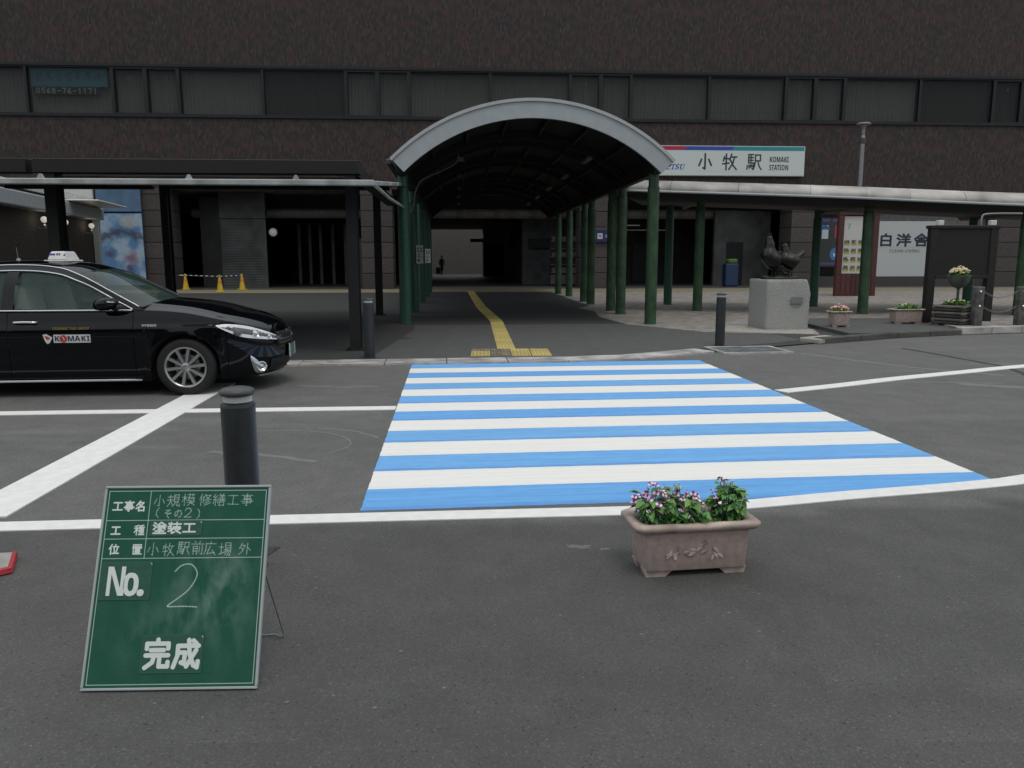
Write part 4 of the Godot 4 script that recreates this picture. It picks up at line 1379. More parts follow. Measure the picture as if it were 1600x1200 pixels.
func build_shelter():
	var o := thing("taxi_shelter", "flat dark steel shelter with a pale front edge over the taxi bay", "shelter", pl(0, 0, 0), YAW)
	var post := func(u: float, w: float, h: float):
		var p := Node3D.new()
		p.name = "post"
		o.add_child(p, true)
		p.position = Vector3(u, FLOOR, w)
		part(p, "front_flange", bx(Vector3(0, h / 2, 0.13), Vector3(0.17, h, 0.03)), M.dark_steel)
		part(p, "rear_flange", bx(Vector3(0, h / 2, -0.13), Vector3(0.17, h, 0.03)), M.dark_steel)
		part(p, "web", bx(Vector3(0, h / 2, 0), Vector3(0.09, h, 0.23)), M.dark_steel)
		part(p, "base_plate", bx(Vector3(0, 0.01, 0), Vector3(0.3, 0.024, 0.4)), M.dark_steel)
	for u in [-12.4, -6.28, -1.66]: post.call(u, 27.0, 2.82)
	for u in [-12.9, -7.42, -2.04]: post.call(u, 18.85, 3.36)
	for w in [27.05, 18.85]:
		part(o, "portal_beam", bx(Vector3(-4.0 if w > 20 else -4.6, 2.94 if w > 20 else 3.32, w), Vector3(5.0 if w > 20 else 5.8, 0.22 if w > 20 else 0.1, 0.26), 0.01), M.dark_steel)
		part(o, "portal_beam", bx(Vector3(-9.5, 2.94 if w > 20 else 3.32, w), Vector3(3.6 if w < 20 else 5.8, 0.22 if w > 20 else 0.1, 0.24), 0.01), M.dark_steel)
	for u in [-1.66]: part(o, "side_beam", bx(Vector3(u, 2.95, 23.0), Vector3(0.16, 0.2, 7.8)), M.dark_steel)
	var tilt := Basis(Vector3.RIGHT, atan2(3.43 - 2.635, 9.15))
	for i in 8:
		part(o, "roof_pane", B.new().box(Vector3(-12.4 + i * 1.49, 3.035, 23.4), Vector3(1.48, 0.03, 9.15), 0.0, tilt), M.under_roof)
		part(o, "rafter", B.new().box(Vector3(-13.145 + (i + 1) * 1.49 - 0.04, 3.0, 23.4), Vector3(0.05, 0.05, 8.9), 0.0, tilt), M.dark_steel)
	part(o, "front_edge", bx(Vector3(-7.2, 2.625, 28.0), Vector3(12.02, 0.085, 0.09), 0.012), M.eave_metal)
	part(o, "side_edge", B.new().box(Vector3(-1.2, 3.02, 23.4), Vector3(0.06, 0.07, 9.25), 0.01, tilt), M.eave_metal)
	part(o, "rain_pipe", B.new().tube(pts([Vector3(-1.2, 2.6, 27.95), Vector3(-1.22, 2.62, 25.0), Vector3(-1.17, 2.66, 21.9)]), 0.03, 8), M.eave_metal)
	part(o, "rear_rail", bx(Vector3(-4.0, 2.80, 26.88), Vector3(4.6, 0.025, 0.04)), M.eave_metal)
	for u in [-9.2, -6.0, -3.9, -2.35]:
		part(o, "roof_clip", B.new().prism(PackedVector2Array([Vector2(-0.05, 0.0), Vector2(0.05, 0.0), Vector2(0.012, 0.07), Vector2(-0.012, 0.07)]), -0.03, 0.03, Transform3D(Basis.IDENTITY, Vector3(u, 2.668, 27.95))), M.eave_metal)

# ---------------------------------------------------------------- street furniture
func build_street_things():
	var b0 := thing("bollard", "dark grey bollard with a domed cap and pale band, standing behind the green board", "bollard", Vector3(-1.32, 0, -3.75), 0.0, "grey bollards round the crossing")
	part(b0, "shaft", B.new().lathe([Vector2(0.081, 0.0), Vector2(0.081, 0.815), Vector2(0.078, 0.827), Vector2(0.066, 0.832), Vector2(0.066, 0.84)], 32), M.bollard)
	part(b0, "reflective_band", B.new().lathe([Vector2(0.066, 0.838), Vector2(0.0665, 0.842), Vector2(0.0665, 0.866), Vector2(0.066, 0.87)], 32), M.reflector)
	part(b0, "cap", B.new().lathe([Vector2(0.06, 0.868), Vector2(0.077, 0.869), Vector2(0.0835, 0.874), Vector2(0.0845, 0.884), Vector2(0.081, 0.894), Vector2(0.07, 0.901), Vector2(0.045, 0.907), Vector2(0.001, 0.909)], 32, Transform3D.IDENTITY, false), M.bollard_cap)
	part(b0, "foot_ring", B.new().lathe([Vector2(0.1, 0.0), Vector2(0.1, 0.006), Vector2(0.081, 0.01)], 32), M.bollard)
	copy(b0, "bollard", "dark grey bollard behind the kerb left of the crossing, beside a black steel post", Vector3(-2.17, FLOOR, -11.99), 0.6)
	copy(b0, "bollard", "dark grey bollard on the forecourt left of the granite block", Vector3(3.57, FLOOR, -13.55), 1.9)

	# rubber-based marker at the picture's edge
	var rb := thing("marker_post", "dark marker post on a red rimmed rubber base at the left edge of the picture", "marker post", Vector3(-2.64, 0, -3.70), 0.0)
	var hexp := []
	part(rb, "base_rim", B.new().lathe([Vector2(0.20, 0.0), Vector2(0.21, 0.008), Vector2(0.205, 0.03), Vector2(0.185, 0.036)], 5, Transform3D(Basis(Vector3.UP, -0.16), Vector3.ZERO)), M.red)
	part(rb, "base_top", B.new().lathe([Vector2(0.188, 0.034), Vector2(0.12, 0.05), Vector2(0.001, 0.055)], 5, Transform3D(Basis(Vector3.UP, -0.16), Vector3.ZERO)), M.kerb)
	part(rb, "post", B.new().lathe([Vector2(0.075, 0.03), Vector2(0.075, 0.12), Vector2(0.06, 0.135), Vector2(0.045, 0.74), Vector2(0.03, 0.76), Vector2(0.001, 0.765)], 20, Transform3D(Basis.IDENTITY, Vector3(-0.02, 0, 0))), M.bollard)

	# lamp standard behind the long canopy
	var lp := thing("lamp_standard", "slim grey lamp standard with a flat disc head rising behind the long canopy", "street lamp", Vector3(13.7, FLOOR, -32.0))
	var lk := Transform3D(Basis.from_scale(Vector3(1.2, 1.17, 1.2)), Vector3.ZERO)
	part(lp, "pole", B.new().lathe([Vector2(0.1, 0), Vector2(0.1, 1.2), Vector2(0.085, 1.25), Vector2(0.065, 5.05)], 16, lk), M.steel)
	part(lp, "collar", B.new().lathe([Vector2(0.065, 5.03), Vector2(0.09, 5.05), Vector2(0.09, 5.2), Vector2(0.075, 5.23)], 16, lk), M.bollard_cap)
	part(lp, "neck", B.new().lathe([Vector2(0.075, 5.23), Vector2(0.05, 5.3), Vector2(0.06, 5.5), Vector2(0.1, 5.63)], 16, lk), M.steel)
	part(lp, "disc_hood", B.new().lathe([Vector2(0.09, 5.625), Vector2(0.22, 5.64), Vector2(0.225, 5.67), Vector2(0.19, 5.70), Vector2(0.001, 5.715)], 24, lk), M.steel)

	# yellow cones joined by striped bars in front of the shutters
	var cone := thing("traffic_cone", "yellow cone farthest to the left, half hidden by a shelter post", "traffic cone", pl(-14.6, FLOOR, 0.0), 0.1, "yellow cones before the shutters")
	part(cone, "body", B.new().lathe([Vector2(0.15, 0.03), Vector2(0.145, 0.06), Vector2(0.03, 0.76), Vector2(0.001, 0.77)], 16), M.cone)
	part(cone, "base", bx(Vector3(0, 0.018, 0), Vector3(0.36, 0.036, 0.36), 0.01), M.cone)
	part(cone, "orange_band", B.new().lathe([Vector2(0.096, 0.37), Vector2(0.076, 0.5)], 16), mat(0.7, 0.2, 0.04, 0.6))
	copy(cone, "traffic_cone", "yellow cone next to the small blue bucket by the shutter", pl(-13.05, FLOOR + 0.01, 0.6), 0.5)
	copy(cone, "traffic_cone", "yellow cone standing nearest the road, in front of the grey shutter", pl(-10.57, FLOOR + 0.01, 3.6), 0.2)
	copy(cone, "traffic_cone", "yellow cone before the right-hand edge of the grey shutter", pl(-10.27, FLOOR + 0.01, 1.0), 0.9)
	var ends := [[-14.6, 0.0], [-13.05, 0.6], [-10.57, 3.6], [-10.27, 1.0]]
	for i in 3:
		var a := pl(ends[i][0], 0.72, ends[i][1])
		var c := pl(ends[i + 1][0], 0.72, ends[i + 1][1])
		var d := (c - a).normalized()
		var br := thing("barrier_bar", ["striped bar between the half hidden cone and the cone by the bucket", "striped bar between the cone by the bucket and the cone nearest the road", "striped bar between the two right-hand yellow cones"][i], "barrier bar", a, atan2(-d.z, d.x), "striped bars on the cones")
		var L := (c - a).length()
		var m := int(L / 0.28)
		for k in m:
			part(br, "segment", B.new().tube(pts([Vector3(L * k / m, 0, 0), Vector3(L * (k + 1) / m, 0, 0)]), 0.022, 8), M.navy if k % 2 else M.white_plastic)
		part(br, "ring", B.new().tube(spline([Vector3(0.0, 0, 0.05), Vector3(-0.05, 0, 0), Vector3(0, 0, -0.05), Vector3(0.05, 0, 0), Vector3(0, 0, 0.05)], 4), 0.012, 6), M.navy)
	var bk := thing("bucket", "small blue bucket beside the second yellow cone", "bucket", pl(-13.6, FLOOR, 0.75))
	part(bk, "pail", B.new().lathe([Vector2(0.11, 0.0), Vector2(0.15, 0.32), Vector2(0.165, 0.33), Vector2(0.15, 0.34), Vector2(0.14, 0.3), Vector2(0.1, 0.02), Vector2(0.001, 0.02)], 18), M.blue_bin)
	part(bk, "handle", B.new().tube(spline([Vector3(-0.15, 0.32, 0), Vector3(-0.1, 0.45, 0.03), Vector3(0, 0.5, 0.04), Vector3(0.1, 0.45, 0.03), Vector3(0.15, 0.32, 0)], 4), 0.006, 6), M.steel)

	# dark brown notice board on two legs
	var nb := thing("notice_board", "empty dark brown notice board on two square legs behind the log planter", "notice board", Vector3(9.86, 0.1, -17.6), 0.02)
	for x in [-0.66, 0.66]: part(nb, "leg", bx(Vector3(x, 1.02, 0), Vector3(0.17, 2.04, 0.17), 0.008), M.brown_board)
	part(nb, "board", bx(Vector3(0, 1.52, 0.02), Vector3(1.15, 1.02, 0.08)), M.brown_board)
	part(nb, "top_rail", bx(Vector3(0, 2.07, 0.0), Vector3(1.56, 0.07, 0.2), 0.01), M.brown_board)
	part(nb, "bottom_rail", bx(Vector3(0, 0.99, 0.03), Vector3(1.15, 0.06, 0.13), 0.008), M.brown_board)
	for x in [-0.52, 0.64]: part(nb, "lamp_box", bx(Vector3(x, 2.16, -0.02), Vector3(0.13, 0.11, 0.12), 0.01), M.white_plastic)
	part(nb, "lamp_arm", B.new().tube(spline([Vector3(0.45, 2.1, -0.1), Vector3(0.46, 2.28, -0.12), Vector3(0.6, 2.36, -0.14), Vector3(1.4, 2.37, -0.2)], 5), 0.02, 6), M.steel)

	# stone posts with two hanging chains
	var sp := thing("chain_post", "grey stone chain post beside the log planter", "post", Vector3(9.64, 0.12, -16.45), 0.1, "stone posts with chains along the kerb")
	var st := B.new().box(Vector3(0, 0.4, 0), Vector3(0.175, 0.8, 0.175), 0.018)
	part(sp, "shaft", st, M.stone_post)
	for y in [0.70, 0.40]: part(sp, "chain_eye", B.new().lathe([Vector2(0.001, 0.03), Vector2(0.022, 0.02), Vector2(0.026, 0), Vector2(0.026, -0.02)], 10, Transform3D(Basis(Vector3.RIGHT, PI / 2), Vector3(-0.02, y, 0.095)), false), M.chrome)
	copy(sp, "chain_post", "grey stone chain post at the right edge of the picture", Vector3(10.56, 0.12, -16.48), 0.05)
	copy(sp, "chain_post", "grey stone chain post beyond the right edge of the picture", Vector3(12.3, 0.12, -16.62), 0.05)
	for e in [[9.74, 10.47, 0.71, "upper chain hanging between the two stone posts"], [9.74, 10.47, 0.40, "lower chain hanging between the two stone posts"], [10.65, 12.2, 0.71, "upper chain hanging from the stone post at the picture's right edge"], [10.65, 12.2, 0.40, "lower chain hanging from the stone post at the picture's right edge"]]:
		var links := B.new()
		var n := int((e[1] - e[0]) / 0.034)
		for k in n:
			var t := (k + 0.5) / n
			var sag := 0.13 * (1.0 - pow(2 * t - 1, 2))
			var dy: float = 0.13 * 4.0 * (2 * t - 1) / (e[1] - e[0])
			var xf := Transform3D(Basis(Vector3(0, 0, 1), atan(dy)) * Basis(Vector3.RIGHT, PI / 2 * (k % 2)), Vector3(lerpf(e[0], e[1], t), 0.12 + e[2] - sag, -16.46 - 0.02 * t))
			var loop := PackedVector3Array()
			for i in 9: loop.append(xf * Vector3(cos(TAU * i / 8.0) * 0.026, 0, sin(TAU * i / 8.0) * 0.013))
			links.tube(loop, 0.0045, 5, false)
		var ch := part(self, numbered("chain"), links, M.steel)
		tag(ch, e[3], "chain", "chains between the stone posts")

	# red brown information panel
	var ip := thing("information_panel", "red-brown timber information panel with a white poster of small pictures behind a green post", "information board", pl(15.65, FLOOR, 9.85), YAW + 0.02)
	for i in 8: part(ip, "plank", bx(Vector3(-0.72 + i * 0.206, 0.42, 0), Vector3(0.2, 0.84, 0.2 + rng.randf_range(-0.01, 0.01)), 0.012), M.red_brown[rng.randi() % 3])
	for x in [-0.71, 0.71]: part(ip, "side_frame", bx(Vector3(x, 1.98, 0), Vector3(0.22, 2.28, 0.2), 0.015), M.red_brown[1])
	part(ip, "top_frame", bx(Vector3(0, 3.25, 0), Vector3(1.66, 0.26, 0.22), 0.015), M.red_brown[0])
	part(ip, "back_board", bx(Vector3(0, 1.98, -0.05), Vector3(1.2, 2.28, 0.08)), M.red_brown[0])
	var im := Image.create(240, 440, false, Image.FORMAT_RGB8)
	im.fill(lin(0.55, 0.55, 0.52))
	rng.seed = 77
	line(im, Vector2(34, 60), Vector2(56, 62), 9, lin(0.3, 0.48, 0.4))
	line(im, Vector2(48, 72), Vector2(44, 94), 6, lin(0.2, 0.42, 0.3))
	line(im, Vector2(200, 60), Vector2(196, 140), 7, lin(0.5, 0.48, 0.58))
	for r in 4:
		for c in 4:
			var x := 12 + c * 57
			var y := 180 + r * 66
			im.fill_rect(Rect2i(x, y + 18, 46, 24), lin(0.36, 0.32, 0.09))
			for k in 40:
				var g := rng.randf_range(0.03, 0.2)
				im.fill_rect(Rect2i(x + rng.randi() % 38, y + rng.randi() % 22, 8, 6), lin(g * rng.randf_range(0.5, 1.1), g, g * rng.randf_range(0.4, 1.2)))
			im.fill_rect(Rect2i(x, y + 46, 46, 3), lin(0.4, 0.4, 0.38))
	part(ip, "poster", quad(1.2, 2.2, Vector3(0, 1.98, 0.02)), pic(im, 0.4))
	part(ip, "top_lettering", B.new().tube(spline([Vector3(-0.3, 3.42, 0), Vector3(-0.2, 3.46, 0), Vector3(-0.1, 3.43, 0), Vector3(0.0, 3.5, 0), Vector3(0.1, 3.44, 0)], 4), 0.03, 6), M.wood_edge)

func build_station_things():
	# the station's name sign
	var sg := thing("station_sign", "long white station sign with a red, blue and green stripe, right of the arch", "sign", pl(13.55, 0, 0.16), YAW)
	var W := 8.1
	part(sg, "box", bx(Vector3(-0.03, 6.30, -0.04), Vector3(W + 0.06, 1.46, 0.2), 0.01), M.white_plastic)
	var face := mat(0.60, 0.66, 0.66, 0.45)
	part(sg, "face", bx(Vector3(-0.03, 6.2, 0.07), Vector3(W - 0.02, 1.2, 0.02)), face)
	var stripe := func(x0: float, x1: float, m: Material, s0: float, s1: float):
		part(sg, "stripe", B.new().prism(PackedVector2Array([Vector2(x0 - s0, 6.82), Vector2(x1 - s1, 6.82), Vector2(x1, 7.0), Vector2(x0, 7.0)]), 0.06, 0.085), m)
	stripe.call(-4.07, -2.0, mat(0.42, 0.02, 0.07, 0.5), 0.0, 0.17)
	stripe.call(-1.995, 0.42, mat(0.03, 0.075, 0.42, 0.5), 0.17, 0.17)
	stripe.call(0.425, 4.0, mat(0.02, 0.27, 0.32, 0.5), 0.17, 0.0)
	var im := Image.create(768, 216, false, Image.FORMAT_RGBA8)
	im.fill(Color(lin(0.60, 0.66, 0.66), 1.0))
	for i in 3: write(im, "小牧駅"[i], Rect2(4 + i * 283, 8, 196, 200), [10.5, 9.2, 8.2][i], lin(0.035, 0.042, 0.045))
	part(sg, "station_name", quad(3.4, 0.956, Vector3(0.18, 6.26, 0.085)), pic(im, 0.45))
	text_part(sg, "lettering", "KOMAKI", 0.26, Vector3(2.72, 6.38, 0.084), M.ink, true, 0.70)
	text_part(sg, "lettering", "STATION", 0.26, Vector3(2.72, 5.99, 0.084), M.ink, true, 0.66)
	text_part(sg, "lettering", "MEITETSU", 0.26, Vector3(-3.05, 6.0, 0.084), M.logo_blue, true, 1.0, Basis.IDENTITY, 0.25, true)
	# the cleaner's sign on the shop bay
	var ss := thing("shop_sign", "large white shop sign with dark characters beside the red-brown panel", "sign", pl(23.6, 0, -0.35), YAW)
	part(ss, "board", bx(Vector3(0, 1.95, 0), Vector3(3.7, 2.86, 0.1), 0.01), mat(0.46, 0.49, 0.49, 0.5))
	im = Image.create(512, 160, false, Image.FORMAT_RGBA8)
	im.fill(Color(lin(0.46, 0.49, 0.49), 1.0))
	for i in 3: write(im, "白洋舎"[i], Rect2(6 + i * 172, 8, 150, 144), 11.0, lin(0.012, 0.022, 0.05))
	part(ss, "shop_name", quad(2.85, 0.72, Vector3(-0.2, 2.42, 0.058)), pic(im, 0.45))
	text_part(ss, "lettering", "CLEAN LIVING", 0.15, Vector3(-0.12, 1.86, 0.055), M.grey_wall, false, 1.25)
	# blue sign strip on the pier beside the columns
	var bs := thing("blue_sign", "small dark blue direction sign on the pier between green columns", "sign", pl(7.0, 0, 0.25), YAW)
	part(bs, "board", bx(Vector3(0, 2.6, 0), Vector3(1.5, 0.62, 0.08), 0.01), M.navy)
	im = Image.create(192, 64, false, Image.FORMAT_RGB8)
	im.fill(lin(0.012, 0.02, 0.09))
	im.fill_rect(Rect2i(110, 14, 34, 36), lin(0.5, 0.5, 0.5))
	im.fill_rect(Rect2i(120, 24, 14, 14), lin(0.15, 0.16, 0.2))
	for x in [14, 40, 66, 84, 160]: im.fill_rect(Rect2i(x, 22, 16, 20), lin(0.2, 0.21, 0.25))
	part(bs, "print", quad(1.46, 0.5, Vector3(0, 2.6, 0.045)), pic(im, 0.5))
	# a rack of leaflets between the far columns
	var rk := thing("leaflet_rack", "pale leaflet rack seen between the far right columns of the arch", "rack", pl(5.95, FLOOR, -3.0), YAW)
	part(rk, "back_panel", bx(Vector3(0, 1.35, 0), Vector3(1.7, 2.5, 0.1)), M.dark_wall)
	for k in 5:
		part(rk, "shelf", bx(Vector3(0, 0.72 + k * 0.42, 0.12), Vector3(1.62, 0.03, 0.2)), M.steel)
		part(rk, "leaflets", bx(Vector3(0, 0.86 + k * 0.42, 0.08), Vector3(1.5, 0.2 if k else 0.26, 0.04)), M.dark_wall if k % 2 else M.mid_wall)
	part(rk, "plinth", bx(Vector3(0, 0.35, 0.1), Vector3(1.66, 0.5, 0.3), 0.01), M.mid_wall)
	# round lamps deep in the bay on the left
	var l := thing("wall_light", "round white lamp glowing dimly at the top of the dark gate", "lamp", pl(-9.35, 2.85, -2.0), YAW)
	var g := mat(0.5, 0.5, 0.48, 0.4)
	g.emission_enabled = true
	g.emission = Color(1, 0.98, 0.93)
	g.emission_energy_multiplier = 0.08
	part(l, "globe", B.new().lathe([Vector2(0.001, -0.05), Vector2(0.12, -0.04), Vector2(0.2, 0.0), Vector2(0.17, 0.06), Vector2(0.08, 0.1), Vector2(0.001, 0.11)], 20, Transform3D(Basis(Vector3.RIGHT, PI / 2), Vector3.ZERO), false), g)
	part(l, "rim", B.new().lathe([Vector2(0.2, -0.05), Vector2(0.23, -0.03), Vector2(0.22, 0.02), Vector2(0.2, 0.02)], 20, Transform3D(Basis(Vector3.RIGHT, PI / 2), Vector3.ZERO)), M.steel)
	var l2 := copy(l, "wall_light", "small round lamp farther back in the dark gate", pl(-6.9, 2.55, -12.0), YAW)
	for q in [l, l2]:
		var om := OmniLight3D.new()
		om.name = "lamp_light"
		om.light_energy = 0.006
		om.omni_range = 10.0
		om.omni_attenuation = 2.0
		om.light_size = 0.18
		om.shadow_enabled = true
		om.position = Vector3(0, 0, 0.02)
		q.add_child(om)
	# blue bin with a lime lid near the statue, and a tall dark cabinet
	var bn := thing("recycling_bin", "blue bin with a lime green top beyond the granite block", "bin", pl(14.3, FLOOR, -0.6), YAW)
	part(bn, "bin_body", bx(Vector3(0, 0.62, 0), Vector3(0.68, 1.15, 0.6), 0.04), M.blue_bin)
	part(bn, "lid", bx(Vector3(0.05, 1.32, 0), Vector3(0.5, 0.24, 0.5), 0.06), M.lime)
	part(bn, "foot", bx(Vector3(0, 0.03, 0), Vector3(0.6, 0.06, 0.5)), M.black)
	# a distant walker with a case, dark against the bright court
	var pr := thing("person", "distant person in dark clothes walking with a case, silhouetted in the passage", "person", pl(-1.3, FLOOR, -34.6), YAW + 0.4)
	var b := B.new()
	body(b, [[Vector3(0, 0.95, 0), Vector3(0, 1.32, 0.02), 0.135, 0.165], [Vector3(0, 1.32, 0.02), Vector3(0, 1.46, 0.03), 0.15, 0.06],
		[Vector3(0, 1.44, 0.03), Vector3(0, 1.54, 0.05), 0.05, 0.05], [Vector3(0, 1.60, 0.05), Vector3(0, 1.66, 0.04), 0.085, 0.095],
		[Vector3(-0.18, 1.38, 0.02), Vector3(-0.24, 1.1, 0.0), 0.055, 0.045], [Vector3(-0.24, 1.1, 0.0), Vector3(-0.25, 0.86, 0.1), 0.042, 0.035],
		[Vector3(0.18, 1.38, 0.02), Vector3(0.25, 1.1, -0.04), 0.055, 0.045], [Vector3(0.25, 1.1, -0.04), Vector3(0.28, 0.84, -0.02), 0.042, 0.035],
		[Vector3(-0.08, 0.95, 0), Vector3(-0.1, 0.5, 0.12), 0.095, 0.065], [Vector3(-0.1, 0.5, 0.12), Vector3(-0.1, 0.08, 0.1), 0.06, 0.045],
		[Vector3(0.08, 0.95, 0), Vector3(0.1, 0.5, -0.02), 0.095, 0.065], [Vector3(0.1, 0.5, -0.02), Vector3(0.1, 0.1, -0.2), 0.06, 0.045],
		[Vector3(-0.1, 0.05, 0.08), Vector3(-0.1, 0.04, 0.22), 0.045, 0.035], [Vector3(0.1, 0.06, -0.2), Vector3(0.1, 0.04, -0.08), 0.045, 0.035]], 0.035, 0.06)
	part(pr, "figure", b, M.cloth)
	var cs := thing("suitcase", "small dark case beside the distant person", "suitcase", pl(-1.62, FLOOR, -34.3), YAW)
	part(cs, "shell", bx(Vector3(0, 0.36, 0), Vector3(0.42, 0.6, 0.26), 0.05), M.cloth)
	part(cs, "handle", B.new().tube(pts([Vector3(-0.12, 0.64, 0), Vector3(-0.12, 0.8, 0), Vector3(0.12, 0.8, 0), Vector3(0.12, 0.64, 0)]), 0.012, 6), M.steel)
	for x in [-0.15, 0.15]: part(cs, "wheel", B.new().lathe([Vector2(0.03, -0.015), Vector2(0.03, 0.015)], 10, Transform3D(Basis(Vector3(0, 0, 1), PI / 2), Vector3(x, 0.03, 0.08))), M.rubber)

func build_statue():
	# rough granite block
	var bl := thing("granite_block", "rough grey granite block carrying two bronze chickens", "plinth", Vector3(5.72, FLOOR, -17.05), 0.12)
	var rows := []
	noise.seed = 90
	noise.frequency = 1.7
	noise.fractal_octaves = 5
	var prof := [[0.0, 0.99], [0.05, 1.0], [0.15, 1.0], [0.3, 1.0], [0.45, 1.0], [0.6, 1.0], [0.75, 1.0], [0.9, 1.0], [0.98, 1.0], [1.03, 0.995], [1.045, 0.975]]
	for q in prof:
		var r := PackedVector3Array()
		for side in 4:
			for i in 14:
				var t := i / 14.0 * 2.0 - 1.0
				var c2: Vector2 = [Vector2(1, t), Vector2(-t, 1), Vector2(-1, -t), Vector2(t, -1)][side]
				if absf(t) > 0.98: c2 *= 0.985
				var p := Vector3(c2.x * 0.475 * q[1], q[0], c2.y * 0.46 * q[1])
				var d := noise.get_noise_3d(p.x * 2, p.y * 2, p.z * 2) * 0.03 + noise.get_noise_3d(p.x * 9, p.y * 9, p.z * 9) * 0.018
				p.x *= 1.0 + d
				p.z *= 1.0 + d
				if q[0] > 0.8 and p.x > 0.25: p.x -= (q[0] - 0.8) * 0.32 * smoothstep(0.25, 0.48, p.x)
				r.append(p)
		rows.append(r)
	var b := B.new().grid(rows, true)
	b.fan(rows[-1], Vector3.UP)
	part(bl, "block", b, M.granite)
	var pq := mat(0.2, 0.215, 0.205, 0.5)
	part(bl, "plaque", bx(Vector3(0.17, 0.62, 0.505), Vector3(0.25, 0.15, 0.02), 0.006), pq)
	for k in 3: part(bl, "plaque_line", bx(Vector3(0.17, 0.66 - k * 0.04, 0.517), Vector3(0.2, 0.01, 0.004)), pq)
	# two bronze birds on one cast base
	var s := thing("chicken_statue", "dark bronze statue of a tall rooster and a smaller hen on the granite block", "statue", Vector3(5.72, FLOOR + 1.045, -17.05), 0.12)
	var base := B.new()
	var br := []
	for q in [[0.0, 0.42], [0.04, 0.42], [0.065, 0.38], [0.075, 0.001]]:
		var r := PackedVector3Array()
		for i in 24:
			var a := TAU * i / 24
			r.append(Vector3(cos(a) * q[1] * 0.98, q[0], sin(a) * q[1] * 0.7))
		br.append(r)
	base.grid(br, true)
	part(s, "base", base, M.bronze)
	# rooster: upright, head high, tail down behind; it turns its chest to the left
	var ro := B.new()
	var bird := func(o: Vector3, k: float, f: float, tail: float, up: float, fat: float) -> Array:
		var g := func(x: float, y: float, z: float) -> Vector3: return o + Vector3(x * f, y, z) * k
		return [
			[g.call(-0.02, 0.34, 0), g.call(-0.16, 0.42 + up, 0), 0.15 + fat, 0.12 + fat],
			[g.call(-0.02, 0.36, 0), g.call(0.12, 0.38, 0), 0.15 + fat, 0.10],
			[g.call(-0.16, 0.43 + up, 0), g.call(-0.15, 0.62 + up * 1.5, 0), 0.11 + fat, 0.065 + fat * 0.6],
			[g.call(-0.15, 0.62 + up * 1.5, 0), g.call(-0.16, 0.74 + up * 1.6, 0), 0.06 + fat * 0.6, 0.05 + fat * 0.3],
			[g.call(-0.18, 0.75 + up * 1.6, 0), g.call(-0.25, 0.735 + up * 1.6, 0), 0.03, 0.006],
			[g.call(-0.2, 0.72 + up * 1.6, 0), g.call(-0.2, 0.66 + up * 1.6, 0), 0.02, 0.014],
			[g.call(0.12, 0.40, 0), g.call(0.27, 0.5 + tail, 0), 0.075, 0.04],
			[g.call(0.2, 0.46, 0), g.call(0.33, 0.55 + tail, 0.03), 0.05, 0.02],
			[g.call(0.18, 0.45, 0), g.call(0.30, 0.60 + tail, -0.03), 0.045, 0.018],
			[g.call(-0.02, 0.38, 0.11), g.call(0.14, 0.34, 0.09), 0.075, 0.03],
			[g.call(-0.02, 0.38, -0.11), g.call(0.14, 0.34, -0.09), 0.075, 0.03],
			[g.call(-0.01, 0.26, 0.07), g.call(0.01, 0.16, 0.07), 0.06, 0.022],
			[g.call(-0.01, 0.26, -0.07), g.call(0.01, 0.16, -0.07), 0.06, 0.022]]
	var foot := func(bb: B, o: Vector3, k: float, f: float):
		for z in [-0.07, 0.07]:
			bb.tube(pts([o + Vector3(0.01 * f, 0.18, z) * k, o + Vector3(0.0, 0.0, z) * k]), 0.017 * k, 8)
			for a in [-0.5, 0.0, 0.5, PI]:
				bb.tube(pts([o + Vector3(0, 0.01, z) * k, o + (Vector3(0, 0.004, z) + Vector3(-cos(a) * f, 0, sin(a)) * (0.09 if a < 3.0 else 0.05)) * k]), 0.013 * k, 6, true, 0.006 * k)
	var comb := func(bb: B, at: Vector3, k: float, f: float):
		var poly := PackedVector2Array()
		for p in [[-0.09, -0.01], [-0.09, 0.03], [-0.065, 0.02], [-0.05, 0.065], [-0.03, 0.03], [-0.005, 0.075], [0.012, 0.035], [0.045, 0.06], [0.045, -0.02], [-0.02, -0.04]]:
			poly.append(Vector2(p[0] * f, p[1]) * k)
		bb.prism(poly, -0.009 * k, 0.009 * k, Transform3D(Basis.IDENTITY, at))
	var ra := Vector3(-0.15, 0.02, 0.02)
	var rk := 1.12
	body(ro, bird.call(ra, rk, 0.72, -0.22, 0.0, 0.05), 0.022, 0.05)
	foot.call(ro, ra, rk, 0.72)
	comb.call(ro, ra + Vector3(-0.16 * 0.72, 0.74 + 0.05, 0) * rk, rk, 0.72)
	part(s, "rooster", ro, M.bronze)
	var he := B.new()
	var ha := Vector3(0.20, 0.07, 0.06)
	body(he, bird.call(ha, 0.88, 1.0, 0.02, -0.02, 0.02), 0.02, 0.045)
	foot.call(he, ha, 0.88, 1.0)
	comb.call(he, ha + Vector3(-0.16, 0.708 + 0.05, 0) * 0.88, 0.6, 1.0)
	part(s, "hen", he, M.bronze)
	var ch := B.new()
	body(ch, [[Vector3(0.05, 0.12, 0.16), Vector3(0.0, 0.12, 0.17), 0.045, 0.035], [Vector3(-0.02, 0.17, 0.18), Vector3(-0.02, 0.175, 0.18), 0.028, 0.025]], 0.014, 0.02)
	part(s, "chick", ch, M.bronze)

